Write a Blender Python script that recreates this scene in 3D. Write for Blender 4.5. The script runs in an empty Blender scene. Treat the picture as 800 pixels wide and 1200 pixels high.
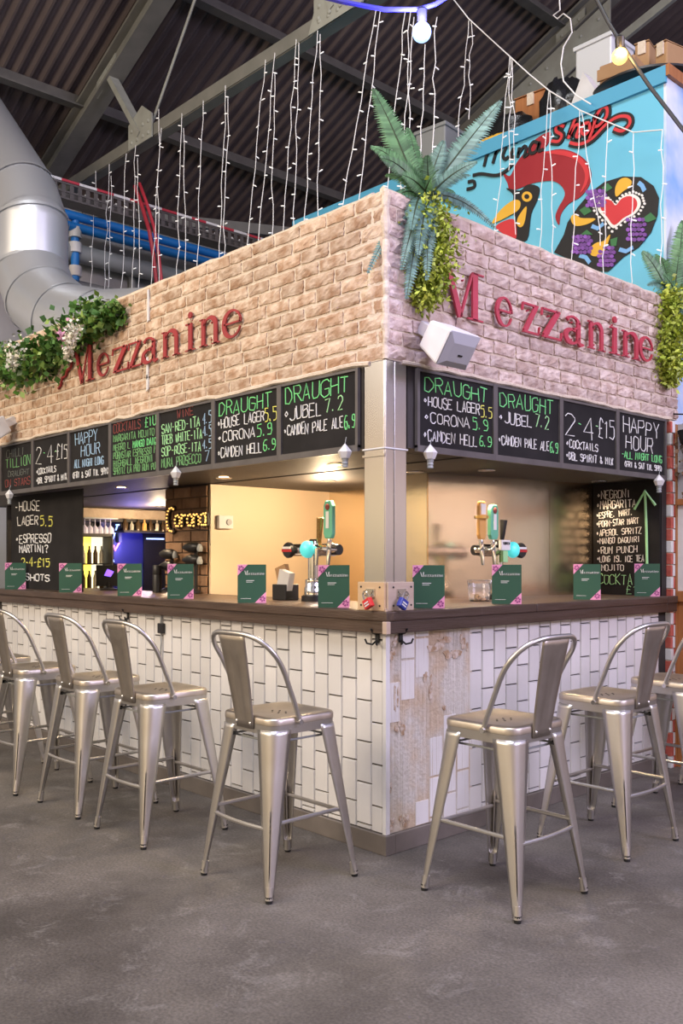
import bpy, bmesh, math, random
from mathutils import Vector, Matrix, Euler
random.seed(7)
S = bpy.context.scene
COL = S.collection
PI = math.pi

# ------------------------------------------------------------------ camera
FPX, HOR, CX, CAMH = 1077.0, 655.0, 400.0, 1.335
AZ = math.atan((1563 - 400) / FPX)
FW = Vector((-math.sin(AZ), math.cos(AZ), 0)); RT = Vector((math.cos(AZ), math.sin(AZ), 0))
CAM = Vector((2.898, -2.956, CAMH))
cd = bpy.data.cameras.new('camera'); cam = bpy.data.objects.new('camera', cd); COL.objects.link(cam)
cam.location = CAM; cam.rotation_euler = (PI / 2, 0, AZ)
cd.sensor_fit = 'VERTICAL'; cd.sensor_height = 36; cd.lens = FPX * 36 / 1200; cd.shift_y = (HOR - 600) / 1200
cd.clip_end = 200
S.camera = cam

# ------------------------------------------------------------------ world, big lights, exposure
w = bpy.data.worlds.new('world'); S.world = w; w.use_nodes = True
bg = w.node_tree.nodes['Background']; bg.inputs[1].default_value = 0.47
# the open hall all round: dim floor level, a bright line of far doors and lamps, pale walls, darker roof
_N = w.node_tree.nodes; _L = w.node_tree.links
_tc = _N.new('ShaderNodeTexCoord'); _sx = _N.new('ShaderNodeSeparateXYZ'); _mr = _N.new('ShaderNodeMapRange')
_mr.inputs[1].default_value = -1; _mr.inputs[2].default_value = 1
_L.new(_tc.outputs['Generated'], _sx.inputs[0]); _L.new(_sx.outputs[2], _mr.inputs[0])
_r = _N.new('ShaderNodeValToRGB'); _e = _r.color_ramp.elements
_e[0].position = 0.0; _e[0].color = (.30,.28,.27,1); _e[1].position = 1.0; _e[1].color = (.42,.43,.46,1)
for _p, _c in ((.47,(.42,.38,.35,1)),(.50,(1.7,1.38,.92,1)),(.517,(1.8,1.42,.92,1)),(.522,(6.5,5.6,3.6,1)),(.531,(6.0,5.2,3.4,1)),(.537,(2.1,1.4,.75,1)),(.553,(1.6,1.0,.55,1)),(.59,(.7,.62,.56,1)),(.66,(1.0,1.0,1.04,1)),(.80,(.95,.97,1.05,1))):
    _q = _e.new(_p); _q.color = _c
_n = _N.new('ShaderNodeTexNoise'); _n.inputs['Scale'].default_value = 2.6; _n.inputs['Detail'].default_value = 2
_L.new(_tc.outputs['Generated'], _n.inputs['Vector'])
_m2 = _N.new('ShaderNodeMapRange'); _m2.inputs[1].default_value = .35; _m2.inputs[2].default_value = .65; _m2.inputs[3].default_value = .65; _m2.inputs[4].default_value = 1.35
_L.new(_n.outputs['Fac'], _m2.inputs[0])
_mx = _N.new('ShaderNodeVectorMath'); _mx.operation = 'SCALE'
_L.new(_mr.outputs[0], _r.inputs[0]); _L.new(_r.outputs[0], _mx.inputs[0]); _L.new(_m2.outputs[0], _mx.inputs['Scale'])
# the left of the hall is lit warm, the right of it dim and violet
_dp = _N.new('ShaderNodeVectorMath'); _dp.operation = 'DOT_PRODUCT'; _dp.inputs[1].default_value = (.7,.7,.25)
_L.new(_tc.outputs['Generated'], _dp.inputs[0])
_m3 = _N.new('ShaderNodeMapRange'); _m3.inputs[1].default_value = -.5; _m3.inputs[2].default_value = .8
_L.new(_dp.outputs['Value'], _m3.inputs[0])
_t = _N.new('ShaderNodeValToRGB'); _t.color_ramp.elements[0].color = (1.25,1.14,1.0,1); _t.color_ramp.elements[1].color = (.76,.70,.95,1)
_L.new(_m3.outputs[0], _t.inputs[0])
_mt = _N.new('ShaderNodeVectorMath'); _mt.operation = 'MULTIPLY'
_L.new(_mx.outputs[0], _mt.inputs[0]); _L.new(_t.outputs[0], _mt.inputs[1]); _L.new(_mt.outputs[0], bg.inputs[0])

def area(name, loc, target, sx, sy, power, color):
    l = bpy.data.lights.new(name, 'AREA'); l.shape = 'RECTANGLE'; l.size = sx; l.size_y = sy
    l.energy = power; l.color = color
    o = bpy.data.objects.new(name, l); COL.objects.link(o); o.location = loc
    o.rotation_euler = (Vector(target) - Vector(loc)).to_track_quat('-Z', 'Y').to_euler()
    return o
area('warm_hall_light', (-2.6, -6.5, 4.6), (-2.2, 0, 1.6), 5.0, 2.4, 440, (1.0, 0.82, 0.62))
area('cool_hall_light', (7.5, 2.4, 5.0), (0, 1.2, 1.8), 4.5, 2.6, 590, (0.78, 0.71, 1.0))
area('roof_light', (1.5, -3.5, 9.2), (0.2, 0, 0.5), 6.0, 2.0, 720, (0.96, 0.97, 1.0))

S.view_settings.view_transform = 'Standard'; S.view_settings.look = 'None'
S.view_settings.gamma = 1; S.view_settings.use_curve_mapping = False
S.view_settings.exposure = 0.0

# ------------------------------------------------------------------ picture point -> place in the hall
def ray(x, y): return FW + RT * ((x - CX) / FPX) + Vector((0, 0, (HOR - y) / FPX))
def onz(x, y, z): d = ray(x, y); return CAM + d * ((z - CAM.z) / d.z)
def ony(x, y, Y): d = ray(x, y); return CAM + d * ((Y - CAM.y) / d.y)
def onx(x, y, X): d = ray(x, y); return CAM + d * ((X - CAM.x) / d.x)
def atd(x, y, t): return CAM + ray(x, y) * t

# ------------------------------------------------------------------ materials
def mat(name, color, rough=0.6, metal=0.0, noise=0.0, nscale=8.0, color2=None, bump=0.0, bscale=40.0,
        island=0.0, emit=None, estr=0.0, trans=0.0, stretch=None, spec=None, detail=5):
    m = bpy.data.materials.new(name); m.use_nodes = True
    nt = m.node_tree; N = nt.nodes; L = nt.links
    b = N['Principled BSDF']
    b.inputs['Roughness'].default_value = rough; b.inputs['Metallic'].default_value = metal
    if spec is not None: b.inputs['Specular IOR Level'].default_value = spec
    c1 = (*color, 1)
    b.inputs['Base Color'].default_value = c1
    tc = N.new('ShaderNodeTexCoord'); vec = tc.outputs['Object']
    if stretch:
        mp = N.new('ShaderNodeMapping'); mp.inputs['Scale'].default_value = stretch
        L.new(vec, mp.inputs[0]); vec = mp.outputs[0]
    out = None
    if color2 is not None:
        n = N.new('ShaderNodeTexNoise'); n.inputs['Scale'].default_value = nscale; n.inputs['Detail'].default_value = detail
        L.new(vec, n.inputs['Vector'])
        r = N.new('ShaderNodeValToRGB'); r.color_ramp.elements[0].position = 0.5 - noise; r.color_ramp.elements[1].position = 0.5 + noise
        r.color_ramp.elements[0].color = c1; r.color_ramp.elements[1].color = (*color2, 1)
        L.new(n.outputs['Fac'], r.inputs[0]); out = r.outputs[0]
    if island:
        g = N.new('ShaderNodeNewGeometry'); hs = N.new('ShaderNodeHueSaturation')
        mr = N.new('ShaderNodeMapRange'); mr.inputs[3].default_value = 1 - island; mr.inputs[4].default_value = 1 + island
        L.new(g.outputs['Random Per Island'], mr.inputs[0]); L.new(mr.outputs[0], hs.inputs['Value'])
        if out: L.new(out, hs.inputs['Color'])
        else: hs.inputs['Color'].default_value = c1
        out = hs.outputs[0]
    if out: L.new(out, b.inputs['Base Color'])
    if bump:
        n2 = N.new('ShaderNodeTexNoise'); n2.inputs['Scale'].default_value = bscale; n2.inputs['Detail'].default_value = 6
        L.new(vec, n2.inputs['Vector'])
        bp = N.new('ShaderNodeBump'); bp.inputs['Strength'].default_value = bump; bp.inputs['Distance'].default_value = 0.01
        L.new(n2.outputs['Fac'], bp.inputs['Height']); L.new(bp.outputs[0], b.inputs['Normal'])
    if emit:
        b.inputs['Emission Color'].default_value = (*emit, 1); b.inputs['Emission Strength'].default_value = estr
    if trans:
        b.inputs['Transmission Weight'].default_value = trans
    return m

M = {}
M['tile'] = mat('glazed_white_tile', (0.62, 0.60, 0.575), 0.32, noise=0.25, nscale=3, color2=(0.72, 0.70, 0.68), island=0.10, bump=0.12, bscale=14)
M['grout'] = mat('dark_grout', (0.035, 0.030, 0.026), 0.9)
M['adhesive'] = mat('old_tile_adhesive', (0.64, 0.60, 0.56), 0.9, noise=0.09, nscale=5, color2=(0.60, 0.49, 0.38), bump=0.5, bscale=60)
M['adhesive_stain'] = mat('brown_glue_stain', (0.36, 0.24, 0.14), 0.9, noise=0.12, nscale=30, color2=(0.60, 0.52, 0.44), bump=0.6, bscale=80)
M['kick'] = mat('grey_kickboard', (0.115, 0.098, 0.085), 0.55, noise=0.2, nscale=6, color2=(0.17, 0.145, 0.125))
M['wood_dark'] = mat('dark_stained_timber', (0.045, 0.026, 0.017), 0.38, noise=0.18, nscale=3, color2=(0.090, 0.056, 0.038), bump=0.25, bscale=14, stretch=(1, 14, 14))
M['wood_dark_y'] = mat('dark_stained_timber_y', (0.045, 0.026, 0.017), 0.38, noise=0.18, nscale=3, color2=(0.070, 0.044, 0.036), bump=0.25, bscale=14, stretch=(14, 1, 14))
M['brick'] = mat('tan_brick_slip', (0.37, 0.225, 0.135), 0.88, noise=0.13, nscale=13, color2=(0.61, 0.475, 0.36), island=0.15, bump=0.7, bscale=38)
M['brick_pink'] = mat('pinkish_brick_slip', (0.44, 0.315, 0.26), 0.88, noise=0.13, nscale=13, color2=(0.65, 0.53, 0.47), island=0.14, bump=0.7, bscale=38)
M['mortar'] = mat('pale_mortar', (0.70, 0.60, 0.48), 0.95, noise=0.2, nscale=20, color2=(0.60, 0.50, 0.39), bump=0.6, bscale=60)
M['redbrick'] = mat('brown_brick', (0.16, 0.085, 0.045), 0.85, noise=0.2, nscale=10, color2=(0.26, 0.15, 0.085), island=0.3, bump=0.6, bscale=40)
M['redmortar'] = mat('brown_mortar', (0.10, 0.065, 0.042), 0.95)
M['steel'] = mat('brushed_stainless_steel', (0.56, 0.56, 0.57), 0.24, 1.0, noise=0.3, nscale=2.5, color2=(0.64, 0.64, 0.65), bump=0.03, bscale=1.2, stretch=(1, 1, 0.25))
M['steel_panel'] = mat('wavy_steel_panel', (0.80, 0.66, 0.47), 0.2, 1.0, noise=0.3, nscale=1.5, color2=(0.84, 0.71, 0.53), bump=0.35, bscale=1.8)
M['chrome'] = mat('polished_chrome', (0.75, 0.74, 0.72), 0.10, 1.0)
M['stool'] = mat('clear_coated_raw_steel', (0.62, 0.61, 0.59), 0.38, 1.0, noise=0.25, nscale=6, color2=(0.56, 0.53, 0.49), bump=0.04, bscale=25)
M['stool_seat'] = mat('steel_seat_reflection_tint', (0.44, 0.39, 0.33), 0.40, 1.0, noise=0.2, nscale=9, color2=(0.56, 0.51, 0.45), bump=0.05, bscale=30)  # brownish reflection on the steel put into its base colour
M['rubber'] = mat('black_rubber', (0.012, 0.012, 0.012), 0.7)
M['black'] = mat('black_plastic', (0.014, 0.014, 0.015), 0.4)
M['chalkboard'] = mat('chalkboard_black', (0.016, 0.015, 0.015), 0.8, noise=0.2, nscale=5, color2=(0.026, 0.024, 0.024), spec=0.15)
M['boardframe'] = mat('dark_grey_frame', (0.075, 0.066, 0.062), 0.5, noise=0.2, nscale=8, color2=(0.11, 0.098, 0.092))
M['soffit'] = mat('dark_boarded_soffit', (0.028, 0.022, 0.019), 0.6, bump=0.3, bscale=10, stretch=(1, 12, 1))
M['white'] = mat('white_chalk_pen', (0.86, 0.85, 0.82), 0.9)
M['green'] = mat('green_chalk_pen', (0.22, 0.78, 0.27), 0.9)
M['lime'] = mat('light_green_chalk_pen', (0.42, 0.80, 0.38), 0.9)
M['yellow'] = mat('yellow_chalk_pen', (0.80, 0.78, 0.16), 0.9)
M['redpen'] = mat('red_chalk_pen', (0.26, 0.06, 0.05), 0.9)
M['bluepen'] = mat('pale_blue_chalk_pen', (0.42, 0.62, 0.80), 0.9)
M['greypen'] = mat('faded_chalk', (0.13, 0.14, 0.12), 0.9)
M['greenfade'] = mat('faded_green_chalk', (0.18, 0.42, 0.16), 0.9)
M['signred'] = mat('red_painted_letters', (0.34, 0.030, 0.034), 0.5, noise=0.2, nscale=12, color2=(0.27, 0.026, 0.028))
M['signpink'] = mat('crimson_painted_letters', (0.50, 0.045, 0.085), 0.45, noise=0.2, nscale=12, color2=(0.42, 0.04, 0.06))
M['card'] = mat('green_card', (0.026, 0.092, 0.056), 0.45)
M['cardpink'] = mat('pink_card_corner', (0.78, 0.33, 0.52), 0.5)
M['cardplum'] = mat('plum_flower_print', (0.28, 0.05, 0.20), 0.5)
M['cream'] = mat('cream_wall_panel', (0.76, 0.58, 0.40), 0.45, noise=0.3, nscale=1.5, color2=(0.80, 0.63, 0.45))
M['plastic'] = mat('white_plastic', (0.72, 0.71, 0.70), 0.45, noise=0.2, nscale=8, color2=(0.63, 0.62, 0.62))
M['grille'] = mat('grey_speaker_grille', (0.42, 0.42, 0.44), 0.55)
M['floor'] = None
M['roof'] = mat('corrugated_sheet', (0.085, 0.064, 0.060), 0.85, noise=0.2, nscale=1.6, color2=(0.125, 0.098, 0.092), bump=0.3, bscale=20)
M['truss'] = mat('grey_green_steel_paint', (0.135, 0.135, 0.118), 0.6, noise=0.2, nscale=6, color2=(0.175, 0.17, 0.15))
M['purlin'] = mat('dark_grey_purlin_paint', (0.085, 0.083, 0.078), 0.6, noise=0.2, nscale=6, color2=(0.12, 0.115, 0.105))
M['trusslight'] = mat('pale_grey_steel_paint', (0.30, 0.31, 0.275), 0.6, noise=0.2, nscale=6, color2=(0.24, 0.24, 0.21))
M['galv'] = mat('galvanised_duct', (0.64, 0.67, 0.70), 0.36, 0.65, noise=0.3, nscale=5, color2=(0.66, 0.68, 0.70), bump=0.05, bscale=8)
M['wallgrey'] = mat('grey_concrete_wall', (0.36, 0.36, 0.35), 0.9, noise=0.25, nscale=1.2, color2=(0.46, 0.455, 0.45), bump=0.3, bscale=15)
M['bluepipe'] = mat('blue_water_pipe', (0.015, 0.19, 0.58), 0.4)
M['greypipe'] = mat('grey_pipe', (0.27, 0.285, 0.285), 0.45)
M['redcable'] = mat('red_cable', (0.45, 0.03, 0.05), 0.5)
M['wire'] = mat('white_light_wire', (0.85, 0.84, 0.82), 0.5)
M['ledbulb'] = mat('white_led_capsule', (0.9, 0.89, 0.86), 0.4, emit=(1, 0.97, 0.9), estr=0.25)
M['kiosk'] = mat('sky_blue_paint', (0.13, 0.50, 0.70), 0.55, noise=0.3, nscale=1.0, color2=(0.16, 0.56, 0.76))
M['kiosk_edge'] = mat('blue_trim_paint', (0.08, 0.36, 0.56), 0.55)
M['mural_red'] = mat('mural_dark_red', (0.32, 0.012, 0.022), 0.6)
M['mural_red2'] = mat('mural_bright_red', (0.62, 0.035, 0.045), 0.6)
M['mural_black'] = mat('mural_black', (0.008, 0.008, 0.010), 0.6)
M['mural_yellow'] = mat('mural_yellow', (0.78, 0.44, 0.04), 0.6)
M['mural_purple'] = mat('mural_purple', (0.22, 0.075, 0.38), 0.6, island=0.35)
M['mural_white'] = mat('mural_white', (0.85, 0.83, 0.80), 0.6)
M['mural_blue'] = mat('mural_light_blue', (0.20, 0.45, 0.80), 0.6)
M['mural_green'] = mat('mural_green', (0.04, 0.18, 0.06), 0.6)
M['fern'] = mat('green_fern', (0.045, 0.12, 0.045), 0.5, noise=0.2, nscale=10, color2=(0.12, 0.25, 0.11), island=0.4)
M['fernblue'] = mat('blue_green_fern', (0.065, 0.145, 0.12), 0.5, noise=0.2, nscale=10, color2=(0.15, 0.27, 0.23), island=0.35)
M['fernstem'] = mat('dark_fern_stem', (0.03, 0.05, 0.02), 0.6)
M['trail'] = mat('yellow_green_leaves', (0.20, 0.30, 0.02), 0.5, noise=0.2, nscale=9, color2=(0.50, 0.55, 0.07), island=0.4)
M['ivy'] = mat('ivy_leaves', (0.03, 0.10, 0.018), 0.45, noise=0.2, nscale=6, color2=(0.09, 0.20, 0.03), island=0.45)
M['ivylight'] = mat('light_ivy_leaves', (0.12, 0.22, 0.03), 0.45, noise=0.2, nscale=6, color2=(0.20, 0.30, 0.06), island=0.4)
M['blossom'] = mat('white_blossom', (0.78, 0.76, 0.66), 0.7, island=0.1)
M['pinkblossom'] = mat('pink_blossom', (0.60, 0.30, 0.45), 0.7)
M['cardboard'] = mat('brown_cardboard', (0.36, 0.21, 0.10), 0.8, noise=0.2, nscale=5, color2=(0.43, 0.26, 0.13))
M['orangewood'] = mat('orange_stained_wood', (0.42, 0.17, 0.055), 0.5, noise=0.2, nscale=3, color2=(0.30, 0.11, 0.035), stretch=(10, 10, 1))
M['binbag'] = mat('black_bin_bag', (0.015, 0.016, 0.018), 0.22, bump=1.0, bscale=14)
M['clear'] = mat('clear_plastic', (0.95, 0.95, 0.95), 0.08, trans=0.95)
M['frosted'] = mat('frosted_plastic_tub', (0.62, 0.64, 0.66), 0.35)
M['mint'] = mat('mint_tap_handle', (0.16, 0.55, 0.36), 0.35)
M['gold'] = mat('gold_metal', (0.72, 0.46, 0.16), 0.25, 1.0)
M['amber'] = mat('amber_beer_badge', (0.78, 0.42, 0.12), 0.35)
M['tealglow'] = mat('lit_teal_badge', (0.1, 0.7, 0.7), 0.3, emit=(0.10, 0.75, 0.75), estr=0.55)
M['padred'] = mat('red_padlock', (0.55, 0.02, 0.025), 0.35)
M['padblue'] = mat('blue_padlock', (0.02, 0.035, 0.28), 0.35)
M['ply'] = mat('light_varnished_ply', (0.50, 0.34, 0.20), 0.5, noise=0.2, nscale=3, color2=(0.58, 0.41, 0.25), stretch=(1, 1, 8))
M['ply2'] = mat('greyed_ply', (0.42, 0.32, 0.25), 0.5, noise=0.2, nscale=3, color2=(0.50, 0.39, 0.31), stretch=(1, 1, 8))
M['bulbblue'] = mat('lit_blue_bulb', (0.3, 0.5, 1), 0.3, emit=(0.30, 0.48, 1.0), estr=2.2)
M['bulbyellow'] = mat('lit_amber_bulb', (1, 0.7, 0.2), 0.3, emit=(1.0, 0.62, 0.16), estr=1.7)
M['marquee'] = mat('lit_marquee_bulb', (1, 0.7, 0.3), 0.3, emit=(1.0, 0.50, 0.12), estr=1.8)
M['lens'] = mat('lit_downlight_lens', (1, 0.9, 0.7), 0.3, emit=(1.0, 0.80, 0.55), estr=7)
M['neonblue'] = mat('lit_blue_neon', (0.5, 0.7, 1), 0.3, emit=(0.35, 0.50, 1.0), estr=2.2)
M['neonpink'] = mat('lit_pink_neon', (1, 0.3, 0.7), 0.3, emit=(1.0, 0.20, 0.55), estr=2)
M['fridgeglow'] = mat('lit_yellow_fridge_wall', (1, 0.85, 0.2), 0.5, emit=(1.0, 0.80, 0.12), estr=1.6)
M['fridgewhite'] = mat('lit_white_fridge_wall', (1, 0.95, 0.8), 0.5, emit=(1.0, 0.90, 0.66), estr=1.3)
M['screen'] = mat('till_screen_logo', (0.3, 0.1, 0.9), 0.3, emit=(0.25, 0.12, 0.95), estr=1.5)
M['bottle'] = mat('dark_glass_bottle', (0.05, 0.03, 0.015), 0.15, island=0.4)
M['bottle2'] = mat('pale_glass_bottle', (0.45, 0.42, 0.36), 0.15)
M['ltblue'] = mat('lilac_glass', (0.60, 0.58, 0.75), 0.15)
M['bluewall'] = mat('dark_blue_backbar', (0.012, 0.016, 0.10), 0.5)
M['dark'] = mat('dark_backbar', (0.018, 0.014, 0.013), 0.6)
M['beamwood'] = mat('rough_warm_bulkhead', (0.38, 0.29, 0.22), 0.8, noise=0.2, nscale=8, color2=(0.50, 0.40, 0.31), bump=0.5, bscale=30)
M['copper'] = mat('glowing_copper_dome', (0.75, 0.45, 0.22), 0.3, 0.6)

def floor_mat():
    m = bpy.data.materials.new('worn_concrete_floor'); m.use_nodes = True
    nt = m.node_tree; N = nt.nodes; L = nt.links; b = N['Principled BSDF']
    tc = N.new('ShaderNodeTexCoord')
    n1 = N.new('ShaderNodeTexNoise'); n1.inputs['Scale'].default_value = 0.9; n1.inputs['Detail'].default_value = 8; n1.inputs['Roughness'].default_value = 0.62
    n2 = N.new('ShaderNodeTexNoise'); n2.inputs['Scale'].default_value = 5.5; n2.inputs['Detail'].default_value = 10; n2.inputs['Roughness'].default_value = 0.75; n2.inputs['Distortion'].default_value = 0.7
    n3 = N.new('ShaderNodeTexNoise'); n3.inputs['Scale'].default_value = 95; n3.inputs['Detail'].default_value = 3
    for n in (n1, n2, n3): L.new(tc.outputs['Object'], n.inputs['Vector'])
    r1 = N.new('ShaderNodeValToRGB'); r1.color_ramp.elements[0].position = 0.36; r1.color_ramp.elements[1].position = 0.66
    r1.color_ramp.elements[0].color = (0.056, 0.048, 0.041, 1); r1.color_ramp.elements[1].color = (0.178, 0.158, 0.138, 1)
    L.new(n1.outputs['Fac'], r1.inputs[0])
    r2 = N.new('ShaderNodeValToRGB'); r2.color_ramp.elements[0].position = 0.54; r2.color_ramp.elements[1].position = 0.72
    r2.color_ramp.elements[0].color = (0, 0, 0, 1); r2.color_ramp.elements[1].color = (0.42, 0.42, 0.42, 1)
    L.new(n2.outputs['Fac'], r2.inputs[0])
    mx = N.new('ShaderNodeMix'); mx.data_type = 'RGBA'
    L.new(r2.outputs[0], mx.inputs[0]); L.new(r1.outputs[0], mx.inputs[6]); mx.inputs[7].default_value = (0.34, 0.32, 0.30, 1)
    r3 = N.new('ShaderNodeValToRGB'); r3.color_ramp.elements[0].position = 0.30; r3.color_ramp.elements[1].position = 0.75
    r3.color_ramp.elements[0].color = (0.62, 0.62, 0.62, 1); r3.color_ramp.elements[1].color = (1.25, 1.25, 1.25, 1)
    L.new(n3.outputs['Fac'], r3.inputs[0])
    mm = N.new('ShaderNodeMix'); mm.data_type = 'RGBA'; mm.blend_type = 'MULTIPLY'; mm.inputs[0].default_value = 1
    L.new(mx.outputs[2], mm.inputs[6]); L.new(r3.outputs[0], mm.inputs[7])
    L.new(mm.outputs[2], b.inputs['Base Color'])
    b.inputs['Roughness'].default_value = 0.62
    bp = N.new('ShaderNodeBump'); bp.inputs['Strength'].default_value = 0.35; bp.inputs['Distance'].default_value = 0.008
    L.new(n2.outputs['Fac'], bp.inputs['Height']); L.new(bp.outputs[0], b.inputs['Normal'])
    return m
M['floor'] = floor_mat()

def cloud_mat():
    m = bpy.data.materials.new('painted_clouds_and_hill'); m.use_nodes = True
    nt = m.node_tree; N = nt.nodes; L = nt.links; b = N['Principled BSDF']; b.inputs['Roughness'].default_value = 0.6
    tc = N.new('ShaderNodeTexCoord'); n = N.new('ShaderNodeTexNoise'); n.inputs['Scale'].default_value = 1.6; n.inputs['Detail'].default_value = 4
    L.new(tc.outputs['Object'], n.inputs['Vector'])
    r = N.new('ShaderNodeValToRGB'); r.color_ramp.elements[0].position = 0.42; r.color_ramp.elements[1].position = 0.6
    r.color_ramp.elements[0].color = (0.20, 0.42, 0.80, 1); r.color_ramp.elements[1].color = (0.72, 0.78, 0.84, 1)
    L.new(n.outputs['Fac'], r.inputs[0]); L.new(r.outputs[0], b.inputs['Base Color'])
    return m
M['clouds'] = cloud_mat()

# ------------------------------------------------------------------ mesh helpers
class MB:
    def __init__(s): s.v = []; s.f = []
    def add(s, vs, fs, mtx=None):
        o = len(s.v)
        s.v += [tuple(mtx @ Vector(p)) if mtx else tuple(p) for p in vs]
        s.f += [tuple(i + o for i in f) for f in fs]
        return s
    def box(s, lo, hi, mtx=None):
        x0, y0, z0 = lo; x1, y1, z1 = hi
        return s.add([(x0,y0,z0),(x1,y0,z0),(x1,y1,z0),(x0,y1,z0),(x0,y0,z1),(x1,y0,z1),(x1,y1,z1),(x0,y1,z1)],
              [(0,3,2,1),(4,5,6,7),(0,1,5,4),(1,2,6,5),(2,3,7,6),(3,0,4,7)], mtx)
    def bar(s, a, b, wd, hg, up=(0,0,1)):
        a = Vector(a); b = Vector(b); d = (b - a); L = d.length; d.normalize()
        u = Vector(up); x = d.cross(u)
        if x.length < 1e-4: x = d.cross(Vector((1,0,0)))
        x.normalize(); z = x.cross(d)
        m = Matrix((( x.x,d.x,z.x,a.x),(x.y,d.y,z.y,a.y),(x.z,d.z,z.z,a.z),(0,0,0,1)))
        return s.box((-wd/2,0,-hg/2),(wd/2,L,hg/2), m)
    def tube(s, pts, r, n=8, caps=True, closed=False):
        P = [Vector(p) for p in pts]; R = r if isinstance(r, (list, tuple)) else [r]*len(P)
        vs = []; fs = []; prev = None; k = len(P)
        for i, p in enumerate(P):
            if closed: t = P[(i+1)%k] - P[i-1]
            else: t = P[min(i+1,k-1)] - P[max(i-1,0)]
            if t.length < 1e-9: t = Vector((0,0,1))
            t.normalize()
            if prev is None:
                a = Vector((0,0,1)) if abs(t.z) < 0.9 else Vector((1,0,0))
                x = t.cross(a).normalized()
            else:
                x = prev - t*prev.dot(t)
                x = x.normalized() if x.length > 1e-6 else t.orthogonal().normalized()
            prev = x; y = t.cross(x)
            for j in range(n):
                a = 2*PI*j/n + PI/n
                vs.append(p + (x*math.cos(a) + y*math.sin(a))*R[i])
        m = k if closed else k-1
        for i in range(m):
            for j in range(n):
                a = i*n+j; b = i*n+(j+1)%n; c = ((i+1)%k)*n+(j+1)%n; d = ((i+1)%k)*n+j
                fs.append((a,b,c,d))
        if caps and not closed:
            fs.append(tuple(range(n-1,-1,-1))); fs.append(tuple((k-1)*n+j for j in range(n)))
        return s.add(vs, fs)
    def lathe(s, prof, n=16, mtx=None):
        vs = []; fs = []; k = len(prof)
        for (r, z) in prof:
            for j in range(n):
                a = 2*PI*j/n; vs.append((r*math.cos(a), r*math.sin(a), z))
        for i in range(k-1):
            for j in range(n): fs.append((i*n+j, i*n+(j+1)%n, (i+1)*n+(j+1)%n, (i+1)*n+j))
        if prof[0][0] > 1e-5: fs.append(tuple(range(n-1,-1,-1)))
        if prof[-1][0] > 1e-5: fs.append(tuple((k-1)*n+j for j in range(n)))
        return s.add(vs, fs, mtx)
    def sphere(s, c, r, n=10, m=6, sc=(1,1,1), jit=0):
        prof = [(max(math.sin(PI*i/m),1e-3), -math.cos(PI*i/m)) for i in range(m+1)]
        mt = Matrix.Translation(Vector(c)) @ Matrix.Diagonal((r*sc[0], r*sc[1], r*sc[2], 1))
        o = len(s.v); s.lathe(prof, n, mt)
        if jit:
            for i in range(o, len(s.v)):
                p = Vector(s.v[i]); q = (p - Vector(c)); s.v[i] = tuple(Vector(c) + q*(1+random.uniform(-jit,jit)))
        return s
    def prism(s, poly, y0, y1, mtx=None):
        # polygon in local x,z extruded along y (y0 front)
        A = sum(poly[i][0]*poly[(i+1)%len(poly)][1] - poly[(i+1)%len(poly)][0]*poly[i][1] for i in range(len(poly)))
        if A < 0: poly = poly[::-1]
        n = len(poly); vs = [(p[0],y0,p[1]) for p in poly] + [(p[0],y1,p[1]) for p in poly]
        fs = [tuple(range(n)), tuple(range(2*n-1,n-1,-1))]
        for i in range(n): j = (i+1)%n; fs.append((j,i,n+i,n+j))
        return s.add(vs, fs, mtx)
    def stroke(s, pts, wd, y0, y1, mtx=None):
        # ribbon of varying width in local x,z extruded along y
        P = [Vector((p[0], p[1])) for p in pts]; k = len(P)
        W = wd if isinstance(wd, (list, tuple)) else [wd]*k
        l = []; r = []
        for i in range(k):
            t = P[min(i+1,k-1)] - P[max(i-1,0)]
            t = t.normalized() if t.length > 1e-9 else Vector((1,0)); nn = Vector((-t.y, t.x))
            l.append(P[i] + nn*W[i]/2); r.append(P[i] - nn*W[i]/2)
        vs = [(p.x,y0,p.y) for p in l] + [(p.x,y0,p.y) for p in r] + [(p.x,y1,p.y) for p in l] + [(p.x,y1,p.y) for p in r]
        fs = []
        for i in range(k-1):
            fs.append((k+i, k+i+1, i+1, i)); fs.append((2*k+i, 2*k+i+1, 3*k+i+1, 3*k+i))
            fs.append((i, i+1, 2*k+i+1, 2*k+i)); fs.append((k+i+1, k+i, 3*k+i, 3*k+i+1))
        fs.append((0, 2*k, 3*k, k)); fs.append((k-1, 2*k-1, 4*k-1, 3*k-1))
        return s.add(vs, fs, mtx)
    def build(s, name, material, parent=None, smooth=False, bevel=0, loc=None, rz=None, segs=2):
        me = bpy.data.meshes.new(name); me.from_pydata(s.v, [], s.f); me.materials.append(M[material] if isinstance(material, str) else material)
        if smooth:
            for p in me.polygons: p.use_smooth = True
        o = bpy.data.objects.new(name, me); COL.objects.link(o)
        if parent: o.parent = parent
        if loc is not None: o.location = loc
        if rz is not None: o.rotation_euler = (0,0,rz)
        if smooth:
            try: me.set_sharp_from_angle(angle=math.radians(42))
            except Exception: pass
        if bevel:
            b = o.modifiers.new('bevel', 'BEVEL'); b.width = bevel; b.segments = segs; b.limit_method = 'ANGLE'; b.angle_limit = 0.6
        return o

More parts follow.
